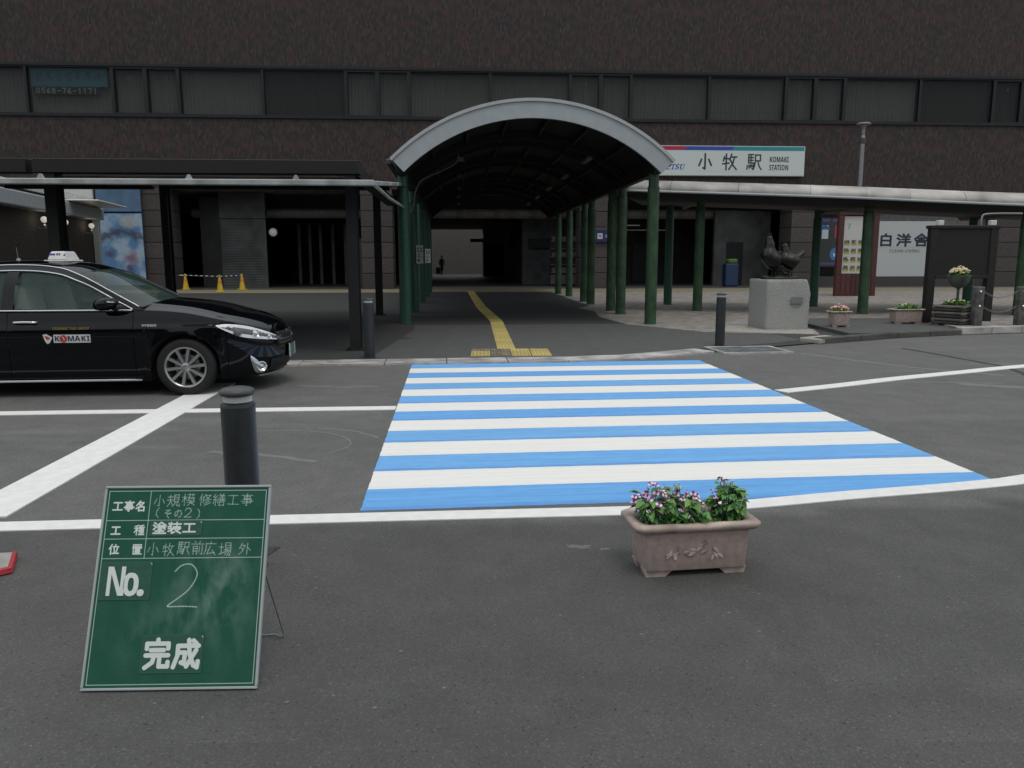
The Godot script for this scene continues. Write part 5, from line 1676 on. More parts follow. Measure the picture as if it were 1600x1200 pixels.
# ---------------------------------------------------------------- the taxi (x forward, y up, z towards its right side)
const OUTLINE := [-3.42, 1.035, -3.2, 1.13, -3.0, 1.235, -2.6, 1.375, -2.2, 1.44, -1.7, 1.452, -1.36, 1.415, -1.17, 1.355, -1.0, 1.285, -0.8, 1.177, -0.6, 1.07, -0.42, 0.975]
const NOSE := [0.17, -0.10, 0.3, -0.02, 0.5, 0.0, 0.62, -0.02, 0.72, -0.07, 0.8, -0.14, 0.9, -0.3]
const TAIL := [0.17, 0.14, 0.4, 0.02, 0.65, 0.0, 0.9, 0.02, 1.0, 0.05, 1.06, 0.1]

func car_hw(x: float) -> float:
	if x > -0.1: return 0.905 * pow(maxf(0.0, 1.0 - pow((x + 0.1) / 1.08, 2.9)), 0.45)
	if x < -2.9: return 0.905 * pow(maxf(0.0, 1.0 - pow((-2.9 - x) / 0.96, 3.6)), 0.4)
	return 0.905

func car_top(x: float) -> float:      # height of the shoulder
	return tab([-3.86, 0.93, -3.6, 1.0, -3.3, 1.015, -2.5, 0.985, -0.45, 0.955, 0.0, 0.925, 0.4, 0.85, 0.7, 0.775, 0.9, 0.705, 0.98, 0.67], x)

func car_side(x: float, y: float) -> Vector3:
	var f := tab([0.17, 0.93, 0.24, 0.965, 0.32, 0.975, 0.45, 0.985, 0.60, 0.995, 0.70, 1.0, 0.77, 0.995, 0.80, 0.975, 0.88, 0.955, 0.96, 0.93, 1.06, 0.88], y)
	var z := car_hw(x) * f
	# swollen wheel arches
	for ax in [0.0, -2.775]:
		var d := Vector2(x - ax, y - 0.32).length()
		z += 0.016 * exp(-pow((d - 0.37) / 0.07, 2)) * (1.0 if x < 0.6 else 0.0)
	var t := maxf(0.0, (x + 0.1) / 1.08)
	var u := maxf(0.0, (-2.9 - x) / 0.96)
	return Vector3(x + tab(NOSE, y) * t * t + tab(TAIL, y) * u * u, y, z)

func car_low(x: float) -> float:
	var y := tab([-3.86, 0.3, -3.4, 0.2, -3.0, 0.17, 0.3, 0.17, 0.98, 0.19], x)
	for ax in [0.0, -2.775]:
		var d := absf(x - ax)
		if d < 0.375: y = maxf(y, 0.32 + sqrt(0.375 * 0.375 - d * d))
	return y

func car_xs(x0: float, x1: float) -> Array:
	var r := [x0]
	var x := x0
	while x < x1 - 0.001:
		var s := 0.05
		for ax in [0.0, -2.775]:
			if absf(absf(x - ax) - 0.375) < 0.04: s = 0.008
			elif absf(x - ax) < 0.4: s = 0.025
		if x > 0.55: s = 0.03
		if x > 0.85: s = 0.012
		if x > 0.95: s = 0.003
		if x < -3.6: s = 0.02
		if x < -3.82: s = 0.004
		x = minf(x + s, x1)
		r.append(x)
	return r

func car_panel(x0: float, x1: float, sides: Array, b: B = null) -> B:
	if b == null: b = B.new()
	for s in sides:
		var rows := []
		for x in car_xs(x0, x1):
			var lo := car_low(x)
			var hi := car_top(x)
			var r := PackedVector3Array()
			for i in 23:
				var p := car_side(x, lerpf(lo, hi, i / 22.0))
				p.z *= s
				r.append(p)
			rows.append(r)
		b.grid(rows)
	return b

func lean(y: float) -> float:
	return 0.845 - (y - 0.965) * 0.40 - maxf(0.0, y - 1.28) * 0.75

func glass_x(x: float, y: float, s: float, out := 0.0) -> Vector3:
	return Vector3(x, y, (lean(y) + out) * s)

func surf_patch(top: Array, bot: Array, x0: float, x1: float, s: float, out: float, n := 24, m := 6) -> B:
	# a patch lying on the body side between two height curves
	var rows := []
	for i in n + 1:
		var x := lerpf(x0, x1, float(i) / n)
		var r := PackedVector3Array()
		for j in m + 1:
			var y := lerpf(tab(bot, x), tab(top, x), float(j) / m)
			var p := car_side(x, y)
			var dx := car_side(x + 0.002, y) - p
			var nr := Vector3(-dx.z, 0, dx.x).normalized()
			if nr.z < 0: nr = -nr
			p += nr * out * sin(PI * clampf(float(j) / m * 0.9 + 0.05, 0, 1)) + nr * 0.003
			p.z *= s
			r.append(p)
		rows.append(r)
	return B.new().grid(rows)

func build_taxi():
	var yaw := 0.09
	var o := thing("taxi", "black taxi sedan with chrome trim and a white roof lamp at the left edge", "car", Vector3(-3.71, 0, -9.62), yaw)
	# body panels with real gaps between them
	part(o, "front_bumper", car_panel(0.455, 0.98, [1.0, -1.0]), M.paint)
	for s in [1.0, -1.0]:
		part(o, "front_fender", car_panel(-0.53, 0.45, [s]), M.paint)
		var fd := part(o, "front_door", car_panel(-1.845, -0.536, [s]), M.paint)
		var rd := part(o, "rear_door", car_panel(-2.78, -1.851, [s]), M.paint)
		for d in [[fd, -1.66], [rd, -2.6]]:
			var hd := B.new()
			var p := car_side(d[1], 0.835)
			hd.tube(spline([Vector3(d[1] - 0.12, 0.832, p.z - 0.01), Vector3(d[1] - 0.1, 0.833, p.z + 0.03), Vector3(d[1], 0.836, p.z + 0.036), Vector3(d[1] + 0.1, 0.833, p.z + 0.03), Vector3(d[1] + 0.12, 0.832, p.z - 0.01)], 5), 0.014, 8)
			var h := part(d[0], "handle", hd, M.trim_chrome)
			h.scale.z = s
		part(o, "rear_panel", car_panel(-3.86, -2.786, [s]), M.paint)
		part(o, "sill_trim", B.new().box(Vector3(-1.37, 0.185, 0.878 * s), Vector3(1.78, 0.022, 0.016), 0.004), M.trim_chrome)
	# bonnet
	var rows := []
	for x in car_xs(-0.44, 0.975):
		var e := car_side(x, car_top(x))
		var yc := tab([-0.44, 1.06, 0.0, 1.005, 0.25, 0.955, 0.45, 0.905, 0.65, 0.868, 0.8, 0.822, 0.9, 0.776, 0.955, 0.725, 0.975, 0.68], x)
		var r := PackedVector3Array()
		for i in 33:
			var s := i / 16.0 - 1.0
			var k := 1.0 - pow(absf(s), 2.6)
			var crease := 0.012 * exp(-pow((absf(s) - 0.72) / 0.06, 2)) * clampf((0.9 - x) * 3.0, 0, 1)
			r.append(Vector3(e.x, e.y + (yc - e.y) * k + crease, e.z * s))
		rows.append(r)
	part(o, "bonnet", B.new().grid(rows), M.paint)
	# boot lid
	rows = []
	for x in car_xs(-3.855, -3.3):
		var e := car_side(x, car_top(x))
		var r := PackedVector3Array()
		for i in 17:
			var s := i / 8.0 - 1.0
			r.append(Vector3(e.x, e.y + 0.06 * (1.0 - s * s) * clampf((x + 3.86) * 4.0, 0, 1), e.z * s))
		rows.append(r)
	part(o, "boot_lid", B.new().grid(rows), M.paint)
	# roof
	rows = []
	for i in 31:
		var x := lerpf(-1.15, -2.82, i / 30.0)
		var ye := tab(OUTLINE, x)
		var yc := ye + tab([-2.82, 0.05, -2.2, 0.05, -1.7, 0.045, -1.15, 0.05], x)
		var r := PackedVector3Array()
		for j in 21:
			var s := j / 10.0 - 1.0
			r.append(Vector3(x + 0.1 * (1 - s * s) * (1.0 - i / 15.0), ye + (yc - ye) * (1.0 - pow(absf(s), 2.4)), lean(ye) * s))
		rows.append(r)
	part(o, "roof", B.new().grid(rows), M.paint)
	# windscreen and rear window
	for w in [[-0.44, -1.15, "windscreen", 1.0], [-3.36, -2.82, "rear_window", -1.0]]:
		rows = []
		for i in 13:
			var x := lerpf(w[0], w[1], i / 12.0)
			var ye := tab(OUTLINE, x)
			var r := PackedVector3Array()
			for j in 17:
				var s := j / 8.0 - 1.0
				r.append(Vector3(x + w[3] * 0.10 * (1 - s * s), ye + (0.065 if i < 12 else 0.05) * (1.0 - pow(absf(s), 2.4)), lean(ye) * s * 0.985))
			rows.append(r)
		part(o, w[2], B.new().grid(rows), M.car_glass)
	part(o, "dashboard", B.new().grid([pts([Vector3(-0.45, 1.0, -0.78), Vector3(-0.36, 1.03, -0.4), Vector3(-0.34, 1.035, 0), Vector3(-0.36, 1.03, 0.4), Vector3(-0.45, 1.0, 0.78)]), pts([Vector3(-0.9, 0.98, -0.78), Vector3(-0.95, 1.0, -0.4), Vector3(-0.95, 1.0, 0), Vector3(-0.95, 1.0, 0.4), Vector3(-0.9, 0.98, 0.78)]), pts([Vector3(-0.95, 0.6, -0.78), Vector3(-1.0, 0.6, -0.4), Vector3(-1.0, 0.6, 0), Vector3(-1.0, 0.6, 0.4), Vector3(-0.95, 0.6, 0.78)])]), M.interior)
	# side frames, glass and chrome
	var cut := func(x: float) -> float: return maxf(tab(OUTLINE, x) - 0.068, 0.962)
	for s in [1.0, -1.0]:
		var fr := B.new()
		var ra := PackedVector3Array()
		var rb := PackedVector3Array()
		for i in 61:
			var x := lerpf(-0.42, -3.42, i / 60.0)
			var yo := tab(OUTLINE, x)
			ra.append(glass_x(x, yo, s, 0.0))
			rb.append(glass_x(x, minf(maxf(yo - 0.072, 0.955), yo), s, 0.008))
		fr.grid([ra, rb])
		for pp in [[-1.79, -1.915], [-2.765, -2.80], [-3.12, -3.42]]:
			var r0 := PackedVector3Array()
			var r1 := PackedVector3Array()
			for i in 7:
				var t := i / 6.0
				r0.append(glass_x(pp[0], lerpf(0.95, maxf(tab(OUTLINE, pp[0]) - 0.06, 0.951), t), s, 0.006))
				r1.append(glass_x(pp[1], lerpf(0.95, maxf(tab(OUTLINE, pp[1]) - 0.06, 0.951), t), s, 0.006))
			fr.grid([r0, r1])
		part(o, "pillar_frame", fr, M.paint)
		var shelf := B.new()
		var s0 := PackedVector3Array()
		var s1 := PackedVector3Array()
		for i in 31:
			var x := lerpf(-0.44, -3.42, i / 30.0)
			s0.append(Vector3(x, car_top(x), car_side(x, car_top(x)).z * s))
			s1.append(glass_x(x, 0.962, s, -0.02))
		shelf.grid([s0, s1])
		part(o, "window_ledge", shelf, M.paint)
		for gw in [[-0.60, -1.785], [-1.92, -2.76], [-2.81, -3.11]]:
			var g0 := PackedVector3Array()
			var g1 := PackedVector3Array()
			for i in 21:
				var x := lerpf(gw[0], gw[1], i / 20.0)
				g0.append(glass_x(x, 0.955, s, -0.006))
				g1.append(glass_x(x, cut.call(x) + 0.004, s, -0.006))
			part(o, "side_window", B.new().grid([g0, g1]), M.car_glass)
		var c1 := PackedVector3Array()
		var c2 := PackedVector3Array()
		var c3 := PackedVector3Array()
		for i in 51:
			var x := lerpf(-0.535, -3.15, i / 50.0)
			c1.append(glass_x(x, cut.call(x), s, 0.013))
			c2.append(glass_x(x, 0.957, s, 0.022))
			var x2 := lerpf(-0.47, -3.2, i / 50.0)
			c3.append(glass_x(x2, tab(OUTLINE, x2) - 0.006, s, 0.006))
		part(o, "window_chrome", B.new().tube(c1, 0.009, 6).tube(c2, 0.0095, 6), M.trim_chrome)
		part(o, "roof_drip_trim", B.new().tube(c3, 0.008, 6), M.trim_chrome)
		# door mirror
		var mi := Node3D.new()
		mi.name = "mirror"
		o.add_child(mi, true)
		var shell := B.new()
		var mr := []
		for q in [[-0.12, 0.4], [-0.115, 0.8], [-0.07, 0.98], [0.0, 1.0], [0.06, 0.8], [0.1, 0.45], [0.112, 0.02]]:
			var r := PackedVector3Array()
			for j in 16:
				var a := TAU * j / 16
				r.append(Vector3(-0.74 + q[0], 1.035 + sin(a) * 0.07 * q[1] + q[0] * 0.1, (0.985 + cos(a) * 0.105 * q[1]) * s))
			mr.append(r)
		shell.grid(mr, true)
		part(mi, "shell", shell, M.paint)
		var gl := PackedVector3Array()
		for j in 16: gl.append(Vector3(-0.861, 1.022 + sin(TAU * j / 16) * 0.055, (0.985 + cos(TAU * j / 16) * 0.085) * s))
		part(mi, "mirror_glass", B.new().fan(gl, Vector3.LEFT), M.chrome)
		part(mi, "arm", B.new().tube(pts([Vector3(-0.70, 0.96, 0.83 * s), Vector3(-0.71, 0.99, 0.93 * s)]), 0.03, 8), M.black)
		part(mi, "signal_strip", B.new().box(Vector3(-0.70, 1.055, 1.06 * s), Vector3(0.12, 0.012, 0.03), 0.004), M.trim_chrome)
		# lamps
		var hl := Node3D.new()
		hl.name = "headlight"
		o.add_child(hl, true)
		var top := [0.36, 0.785, 0.5, 0.79, 0.68, 0.765, 0.8, 0.715, 0.9, 0.645, 0.955, 0.575]
		var bot := [0.36, 0.775, 0.48, 0.705, 0.6, 0.645, 0.75, 0.61, 0.85, 0.59, 0.955, 0.565]
		var refl := mat(0.88, 0.9, 0.92, 0.35, 0.15)
		part(hl, "reflector", surf_patch(top, bot, 0.36, 0.955, s, -0.004), refl)
		for lx in [[0.58, 0.70, 0.045], [0.75, 0.67, 0.04], [0.86, 0.625, 0.026]]:
			var p := car_side(lx[0], lx[1])
			var dx := (car_side(lx[0] + 0.01, lx[1]) - p).normalized()
			var nr := Vector3(-dx.z, 0, dx.x).normalized()
			if nr.z < 0: nr = -nr
			var bs := Basis(Quaternion(Vector3.UP, nr))
			var xf := Transform3D(Basis.from_scale(Vector3(1, 1, s)), Vector3.ZERO) * Transform3D(bs, p + nr * 0.004)
			part(hl, "projector", B.new().lathe([Vector2(lx[2] * 1.1, 0.0), Vector2(lx[2], 0.012), Vector2(lx[2] * 0.8, 0.004), Vector2(lx[2] * 0.4, 0.014), Vector2(0.001, 0.018)], 16, xf), M.chrome if lx[2] < 0.045 else M.bollard_cap)
		part(hl, "lens", surf_patch(top, bot, 0.36, 0.955, s, 0.022), M.clear)
		var fg := Node3D.new()
		fg.name = "fog_lamp"
		o.add_child(fg, true)
		part(fg, "bezel", surf_patch([0.66, 0.43, 0.70, 0.40, 0.76, 0.33, 0.83, 0.23], [0.66, 0.42, 0.70, 0.28, 0.76, 0.21, 0.83, 0.205], 0.665, 0.825, s, 0.012), M.trim_chrome)
		var p := car_side(0.775, 0.285)
		var bs := Basis(Quaternion(Vector3.UP, Vector3(0.6, 0, 0.8)))
		part(fg, "lamp", B.new().lathe([Vector2(0.062, 0.0), Vector2(0.062, 0.024), Vector2(0.052, 0.026), Vector2(0.03, 0.008), Vector2(0.001, 0.016)], 20, Transform3D(Basis.from_scale(Vector3(1, 1, s)), Vector3.ZERO) * Transform3D(bs, p)), M.chrome)
		part(o, "tail_lamp", surf_patch([-3.82, 0.93, -3.5, 0.94, -3.25, 0.9], [-3.82, 0.75, -3.5, 0.78, -3.25, 0.86], -3.82, -3.25, s, 0.01), M.red)
	# nose: grille, bars, emblem, air intake, plate
	var front := func(z0: float, z1: float, y0: float, y1: float, out: float) -> B:
		var rws := []
		for i in 21:
			var z := lerpf(z0, z1, i / 20.0)
			var r := PackedVector3Array()
			for j in 5:
				var y := lerpf(y0, y1, j / 4.0)
				var f := clampf(absf(z) / 0.905, 0, 1)
				var x := -0.1 + 1.08 * pow(maxf(0, 1.0 - pow(f, 1.0 / 0.45)), 1.0 / 2.9)
				var t := (x + 0.1) / 1.08
				r.append(Vector3(x + tab(NOSE, y) * t * t + out, y, z))
			rws.append(r)
		return B.new().grid(rws)
	part(o, "grille", front.call(-0.40, 0.40, 0.52, 0.665, 0.006), M.black)
	for y in [0.535, 0.575, 0.615, 0.655]: part(o, "grille_bar", front.call(-0.38, 0.38, y - 0.006, y + 0.006, 0.014), M.trim_chrome if y > 0.6 else M.bollard_cap)
	part(o, "air_intake", front.call(-0.52, 0.52, 0.24, 0.36, 0.005), M.black)
	part(o, "lower_lip", front.call(-0.62, 0.62, 0.172, 0.19, 0.012), M.trim_chrome)
	var em := Node3D.new()
	em.name = "emblem"
	o.add_child(em, true)
	em.position = Vector3(0.952, 0.61, 0)
	em.rotation = Vector3(0, PI / 2, 0)
	var ell := func(rx: float, ry: float, c: Vector3) -> PackedVector3Array:
		var r := PackedVector3Array()
		for i in 25: r.append(c + Vector3(cos(TAU * i / 24) * rx, sin(TAU * i / 24) * ry, 0))
		return r
	part(em, "ring", B.new().tube(ell.call(0.075, 0.052, Vector3.ZERO), 0.008, 6, false), M.chrome)
	part(em, "inner_ring", B.new().tube(ell.call(0.026, 0.046, Vector3.ZERO), 0.006, 6, false).tube(ell.call(0.05, 0.02, Vector3(0, 0.028, 0)), 0.006, 6, false), M.chrome)
	var lpn := Node3D.new()
	lpn.name = "licence_plate"
	o.add_child(lpn, true)
	lpn.position = Vector3(1.0, 0.42, 0)
	lpn.rotation = Vector3(0, PI / 2, 0)
	var green := mat(0.09, 0.17, 0.14, 0.5)
	part(lpn, "plate", B.new().box(Vector3.ZERO, Vector3(0.33, 0.165, 0.012), 0.004), green)
	for e in [[0, 0.079, 0.33, 0.008], [0, -0.079, 0.33, 0.008]]: part(lpn, "plate_frame", B.new().box(Vector3(e[0], e[1], 0.003), Vector3(e[2], e[3], 0.016), 0.003), M.trim_chrome)
	for e in [-0.161, 0.161]: part(lpn, "plate_frame", B.new().box(Vector3(e, 0, 0.003), Vector3(0.008, 0.15, 0.016), 0.003), M.trim_chrome)
	# wheels
	var wheel := Node3D.new()
	wheel.name = "wheel"
	var rt := Transform3D(Basis(Vector3.RIGHT, PI / 2), Vector3.ZERO)
	part(wheel, "tyre", B.new().lathe([Vector2(0.222, -0.1), Vector2(0.27, -0.11), Vector2(0.305, -0.098), Vector2(0.318, -0.075), Vector2(0.321, 0.0), Vector2(0.318, 0.075), Vector2(0.305, 0.098), Vector2(0.27, 0.11), Vector2(0.222, 0.1)], 48, rt, false), M.rubber)
	var rim := B.new()
	rim.lathe([Vector2(0.226, 0.1), Vector2(0.228, 0.106), Vector2(0.217, 0.108), Vector2(0.207, 0.098), Vector2(0.2, 0.06), Vector2(0.19, -0.08)], 40, rt)
	for i in 10:
		var a := TAU * i / 10 + 0.12
		var d := Vector3(cos(a), sin(a), 0)
		var n := Vector3(-sin(a), cos(a), 0)
		var z := Vector3(0, 0, 1)
		var p0 := d * 0.035 + z * 0.096
		var p1 := d * 0.212 + z * 0.098
		rim.sg(-1)
		var w0 := 0.013
		var w1 := 0.017
		rim.q(p0 - n * w0, p0 + n * w0, p1 + n * w1, p1 - n * w1)
		rim.q(p0 + n * w0, p0 + n * w0 * 1.4 - z * 0.03, p1 + n * w1 * 1.2 - z * 0.04, p1 + n * w1)
		rim.q(p0 - n * w0, p0 - n * w0 * 1.4 - z * 0.03, p1 - n * w1 * 1.2 - z * 0.04, p1 - n * w1)
	rim.lathe([Vector2(0.06, 0.07), Vector2(0.052, 0.094), Vector2(0.03, 0.102), Vector2(0.001, 0.104)], 20, rt)
	part(wheel, "rim", rim, M.alloy)
	part(wheel, "brake_disc", B.new().lathe([Vector2(0.14, 0.0), Vector2(0.14, 0.02), Vector2(0.05, 0.025)], 24, rt), M.steel)
	part(wheel, "wheel_well_shade", B.new().lathe([Vector2(0.195, -0.05), Vector2(0.001, -0.05)], 24, rt), M.black)
	for p in [[0.0, 0.8, 0.0], [-2.775, 0.8, 0.0], [0.0, -0.8, PI], [-2.775, -0.8, PI]]:
		var wc: Node3D = wheel.duplicate()
		o.add_child(wc, true)
		wc.name = "wheel" if not o.has_node("wheel") else wc.name
		wc.position = Vector3(p[0], 0.321, p[1])
		wc.rotation.y = p[2]
	wheel.free()
	# underside, wheel housings
	part(o, "underbody", B.new().box(Vector3(-1.39, 0.34, 0), Vector3(2.0, 0.3, 1.7)).box(Vector3(0.6, 0.36, 0), Vector3(0.42, 0.3, 1.1)).box(Vector3(-3.4, 0.42, 0), Vector3(0.5, 0.3, 1.3)), M.black)
	for ax in [0.0, -2.775]: part(o, "wheel_housing", arc_band(0.372, 0.38, PI / 2, Vector2(ax, 0.32), -0.87, 0.87, 16), M.black)
	part(o, "cabin_floor", B.new().box(Vector3(-1.9, 0.52, 0), Vector3(2.7, 0.04, 1.6)), M.interior)
	# seats with white covers, wheel, yellow thing on the dash
	for st in [[-1.62, 0.38], [-1.62, -0.38], [-2.62, 0.4], [-2.62, 0.0], [-2.62, -0.4]]:
		var se := Node3D.new()
		se.name = "seat"
		o.add_child(se, true)
		se.position = Vector3(st[0], 0.5, st[1])
		part(se, "cushion", B.new().box(Vector3(0.14, 0.1, 0), Vector3(0.52, 0.2, 0.46 if st[0] > -2 else 0.4), 0.05), M.interior)
		part(se, "backrest", B.new().box(Vector3(-0.2, 0.42, 0), Vector3(0.16, 0.62, 0.47 if st[0] > -2 else 0.4), 0.06, Basis(Vector3(0, 0, 1), 0.22)), M.seat_cover)
		var hd := B.new()
		body(hd, [[Vector3(-0.29, 0.79, -0.08), Vector3(-0.29, 0.79, 0.08), 0.07, 0.07]], 0.025, 0.02)
		part(se, "headrest", hd, M.seat_cover)
	part(o, "steering_wheel", B.new().tube(ring_pts(Vector3(-1.12, 0.93, 0.38), 0.18, Basis(Vector3(0, 0, 1), 1.1)), 0.014, 8, false), M.interior)
	part(o, "dash_ornament", B.new().box(Vector3(-0.62, 1.05, -0.1), Vector3(0.05, 0.07, 0.1), 0.015), M.lime)
	# roof lamp, aerial, badges and door lettering
	var rl := Node3D.new()
	rl.name = "roof_lamp"
	o.add_child(rl, true)
	rl.position = Vector3(-1.60, 1.497, 0.0)
	rl.scale = Vector3(0.8, 0.9, 0.55)
	var rp := []
	for q in [[0.0, 1.0], [0.015, 1.05], [0.1, 0.82], [0.115, 0.72], [0.118, 0.02]]:
		var r := PackedVector3Array()
		for c in [[-0.11, -0.3], [0.13, -0.3], [0.13, 0.3], [-0.11, 0.3]]: r.append(Vector3(c[0] * q[1], q[0], c[1] * q[1]))
		rp.append(r)
	part(rl, "lamp_body", B.new().grid(rp, true, -1), M.white_plastic)
	part(rl, "foot", B.new().box(Vector3(0.01, -0.006, 0), Vector3(0.36, 0.022, 0.66), 0.008), M.white_plastic)
	var sb := B.new()
	var tilt := Basis(Vector3.RIGHT, -0.5)
	for e in [[-0.065, 0.074, 0.085, 0.024], [-0.065, 0.045, 0.07, 0.008]]: part(rl, "print_mark", B.new().box(Vector3(e[0], e[1], 0.268), Vector3(e[2], e[3], 0.012), 0.0, tilt), M.logo_blue if e[1] > 0.06 else M.steel)
	for x in [0.005, 0.035]: part(rl, "print_mark", B.new().box(Vector3(x, 0.066, 0.268), Vector3(0.018, 0.055, 0.012), 0.0, tilt), M.navy_ink)
	part(rl, "print_mark", B.new().prism(PackedVector2Array([Vector2(0.06, 0.03), Vector2(0.13, 0.03), Vector2(0.112, 0.085)]), 0.262, 0.279), M.logo_blue)
	part(o, "aerial", B.new().lathe([Vector2(0.03, 0.0), Vector2(0.02, 0.03), Vector2(0.004, 0.035), Vector2(0.003, 0.16)], 8, Transform3D(Basis(Vector3(0, 0, 1), 0.1), Vector3(-2.1, 1.49, 0))), M.steel)
	var zz := car_side(-1.2, 0.66).z + 0.006
	var lb := Node3D.new()
	lb.name = "door_lettering"
	o.add_child(lb, true)
	lb.position = Vector3(-1.21, 0.655, zz)
	part(lb, "plate", B.new().box(Vector3(0.035, 0, -0.002), Vector3(0.385, 0.088, 0.004)), M.reflector)
	for ch in [["K", -0.122], ["M", 0.024], ["A", 0.093], ["K", 0.155], ["I", 0.205]]:
		text_part(lb, "letter", ch[0], 0.058, Vector3(ch[1], 0.0, 0.001), M.navy_ink, true, 1.1)
	part(lb, "red_disc", B.new().lathe([Vector2(0.04, 0.0), Vector2(0.04, 0.004), Vector2(0.001, 0.004)], 20, Transform3D(Basis(Vector3.RIGHT, PI / 2), Vector3(-0.055, 0, 0))), M.red)
	part(lb, "disc_mark", B.new().tube(spline([Vector3(-0.064, 0.02, 0.005), Vector3(-0.05, 0.005, 0.005), Vector3(-0.044, -0.022, 0.005)], 4), 0.004, 5), M.reflector)
	part(lb, "shield", B.new().prism(PackedVector2Array([Vector2(-0.268, 0.045), Vector2(-0.23, 0.052), Vector2(-0.168, 0.012), Vector2(-0.2, -0.045), Vector2(-0.225, -0.056), Vector2(-0.245, -0.03)]), -0.003, 0.001), M.reflector)
	part(lb, "shield_mark", B.new().prism(PackedVector2Array([Vector2(-0.248, 0.03), Vector2(-0.232, 0.032), Vector2(-0.188, 0.006), Vector2(-0.225, -0.012)]), 0.0, 0.003), M.red)
	text_part(o, "gold_lettering", "TSUBAME TAXI GROUP", 0.026, Vector3(-1.18, 0.765, car_side(-1.2, 0.765).z + 0.004), M.gold, true, 1.0)
	text_part(o, "badge", "HYBRID", 0.024, Vector3(-0.36, 0.79, car_side(-0.36, 0.79).z + 0.006), M.reflector, true, 1.3)

func ring_pts(c: Vector3, r: float, bs: Basis) -> PackedVector3Array:
	var p := PackedVector3Array()
	for i in 25: p.append(c + bs * Vector3(cos(TAU * i / 24) * r, 0, sin(TAU * i / 24) * r))
	return p

# ---------------------------------------------------------------- planters and flowers
func trough(o: Node3D, L: float, W: float, H: float, body_m: Material, rim_m: Material, rimw: float):
	var ring := func(l: float, w: float, y: float, r: float) -> PackedVector3Array:
		var p := PackedVector3Array()
		for q in [[1, 1, 0], [-1, 1, 1], [-1, -1, 2], [1, -1, 3]]:
			for k in 6:
				var a: float = PI / 2 * (q[2] + k / 5.0)
				p.append(Vector3(q[0] * (l / 2 - r) + cos(a) * r, y, q[1] * (w / 2 - r) + sin(a) * r))
		return p
	var t := rimw
	var b := B.new()
	b.grid([ring.call(L - 0.13, W - 0.08, H * 0.12, 0.02), ring.call(L - 0.125, W - 0.075, H * 0.14, 0.022), ring.call(L - 0.10, W - 0.055, H * 0.86, 0.028)], true)
	b.fan(ring.call(L - 0.13, W - 0.08, H * 0.12, 0.02), Vector3.DOWN)
	part(o, "body", b, body_m)
	var rows := []
	for q in [[-0.045, -0.05], [-0.012, -0.048], [0.0, -0.03], [0.0, -0.012], [-0.012, -0.001], [-0.03, 0.0], [-0.055, -0.008], [-0.065, -0.03], [-0.07, -0.08]]:
		rows.append(ring.call(L + q[0] * 2 * t, W + q[0] * 2 * t, H + q[1] * (0.8 if t > 0.9 else 0.6), 0.045))
	part(o, "rim", B.new().grid(rows, true), rim_m)
	for s in [-1.0, 1.0]:
		for z in [-1.0, 1.0]:
			part(o, "foot", B.new().prism(PackedVector2Array([Vector2(-0.055 * L / 0.65, 0.0), Vector2(0.045 * L / 0.65, 0.0), Vector2(0.085 * L / 0.65, H * 0.125), Vector2(-0.065 * L / 0.65, H * 0.125)]), -0.035, 0.035, Transform3D(Basis.from_scale(Vector3(-s, 1, 1)), Vector3(s * (L / 2 - 0.125 * L / 0.65), 0, z * (W / 2 - 0.085)))), body_m)
	var so := []
	noise.seed = 3
	noise.frequency = 14.0
	for i in 13:
		var r := PackedVector3Array()
		for j in 19:
			var x := (j / 18.0 - 0.5) * (L - 0.12)
			var z := (i / 12.0 - 0.5) * (W - 0.12)
			r.append(Vector3(x, H - 0.045 + noise.get_noise_2d(x, z) * 0.018, z))
		so.append(r)
	part(o, "soil", B.new().grid(so), M.soil)

func leaf_mesh(l: float, w: float, bend: float) -> ArrayMesh:
	var b := B.new()
	b.sg(1)
	var rows := []
	for i in 6:
		var t := i / 5.0
		var hw := w * sin(PI * pow(t, 0.75)) * 0.5 + 0.0004
		var y := -bend * t * t * l
		rows.append(pts([Vector3(-hw, y + hw * 0.35, t * l), Vector3(0, y, t * l), Vector3(hw, y + hw * 0.35, t * l)]))
	b.grid(rows)
	return b.done()

func flower_mesh(k: float) -> Array:
	# torenia-like: pale throat and lower lip, dark side lobes
	var pale := B.new()
	var dark := B.new()
	pale.lathe([Vector2(0.002, -0.018), Vector2(0.004, -0.006), Vector2(0.007, 0.0)], 8)
	for i in 4:
		var a := TAU * i / 4 + 0.4
		var d := Vector3(cos(a), 0, sin(a))
		var n := Vector3(-sin(a), 0, cos(a))
		var up := Vector3.UP
		var b: B = pale if i == 0 or i == 2 else dark
		b.sg(1)
		var rows := []
		for q in [[0.003, 0.004, 0.0], [0.009, 0.009, 0.003], [0.015, 0.008, 0.003], [0.018, 0.002, 0.001]]:
			rows.append(pts([d * q[0] * k - n * q[1] * k + up * q[2], d * q[0] * k + up * (q[2] - 0.001), d * q[0] * k + n * q[1] * k + up * q[2]]))
		b.grid(rows)
	var b2 := dark
	return [pale.done(), dark.done()]

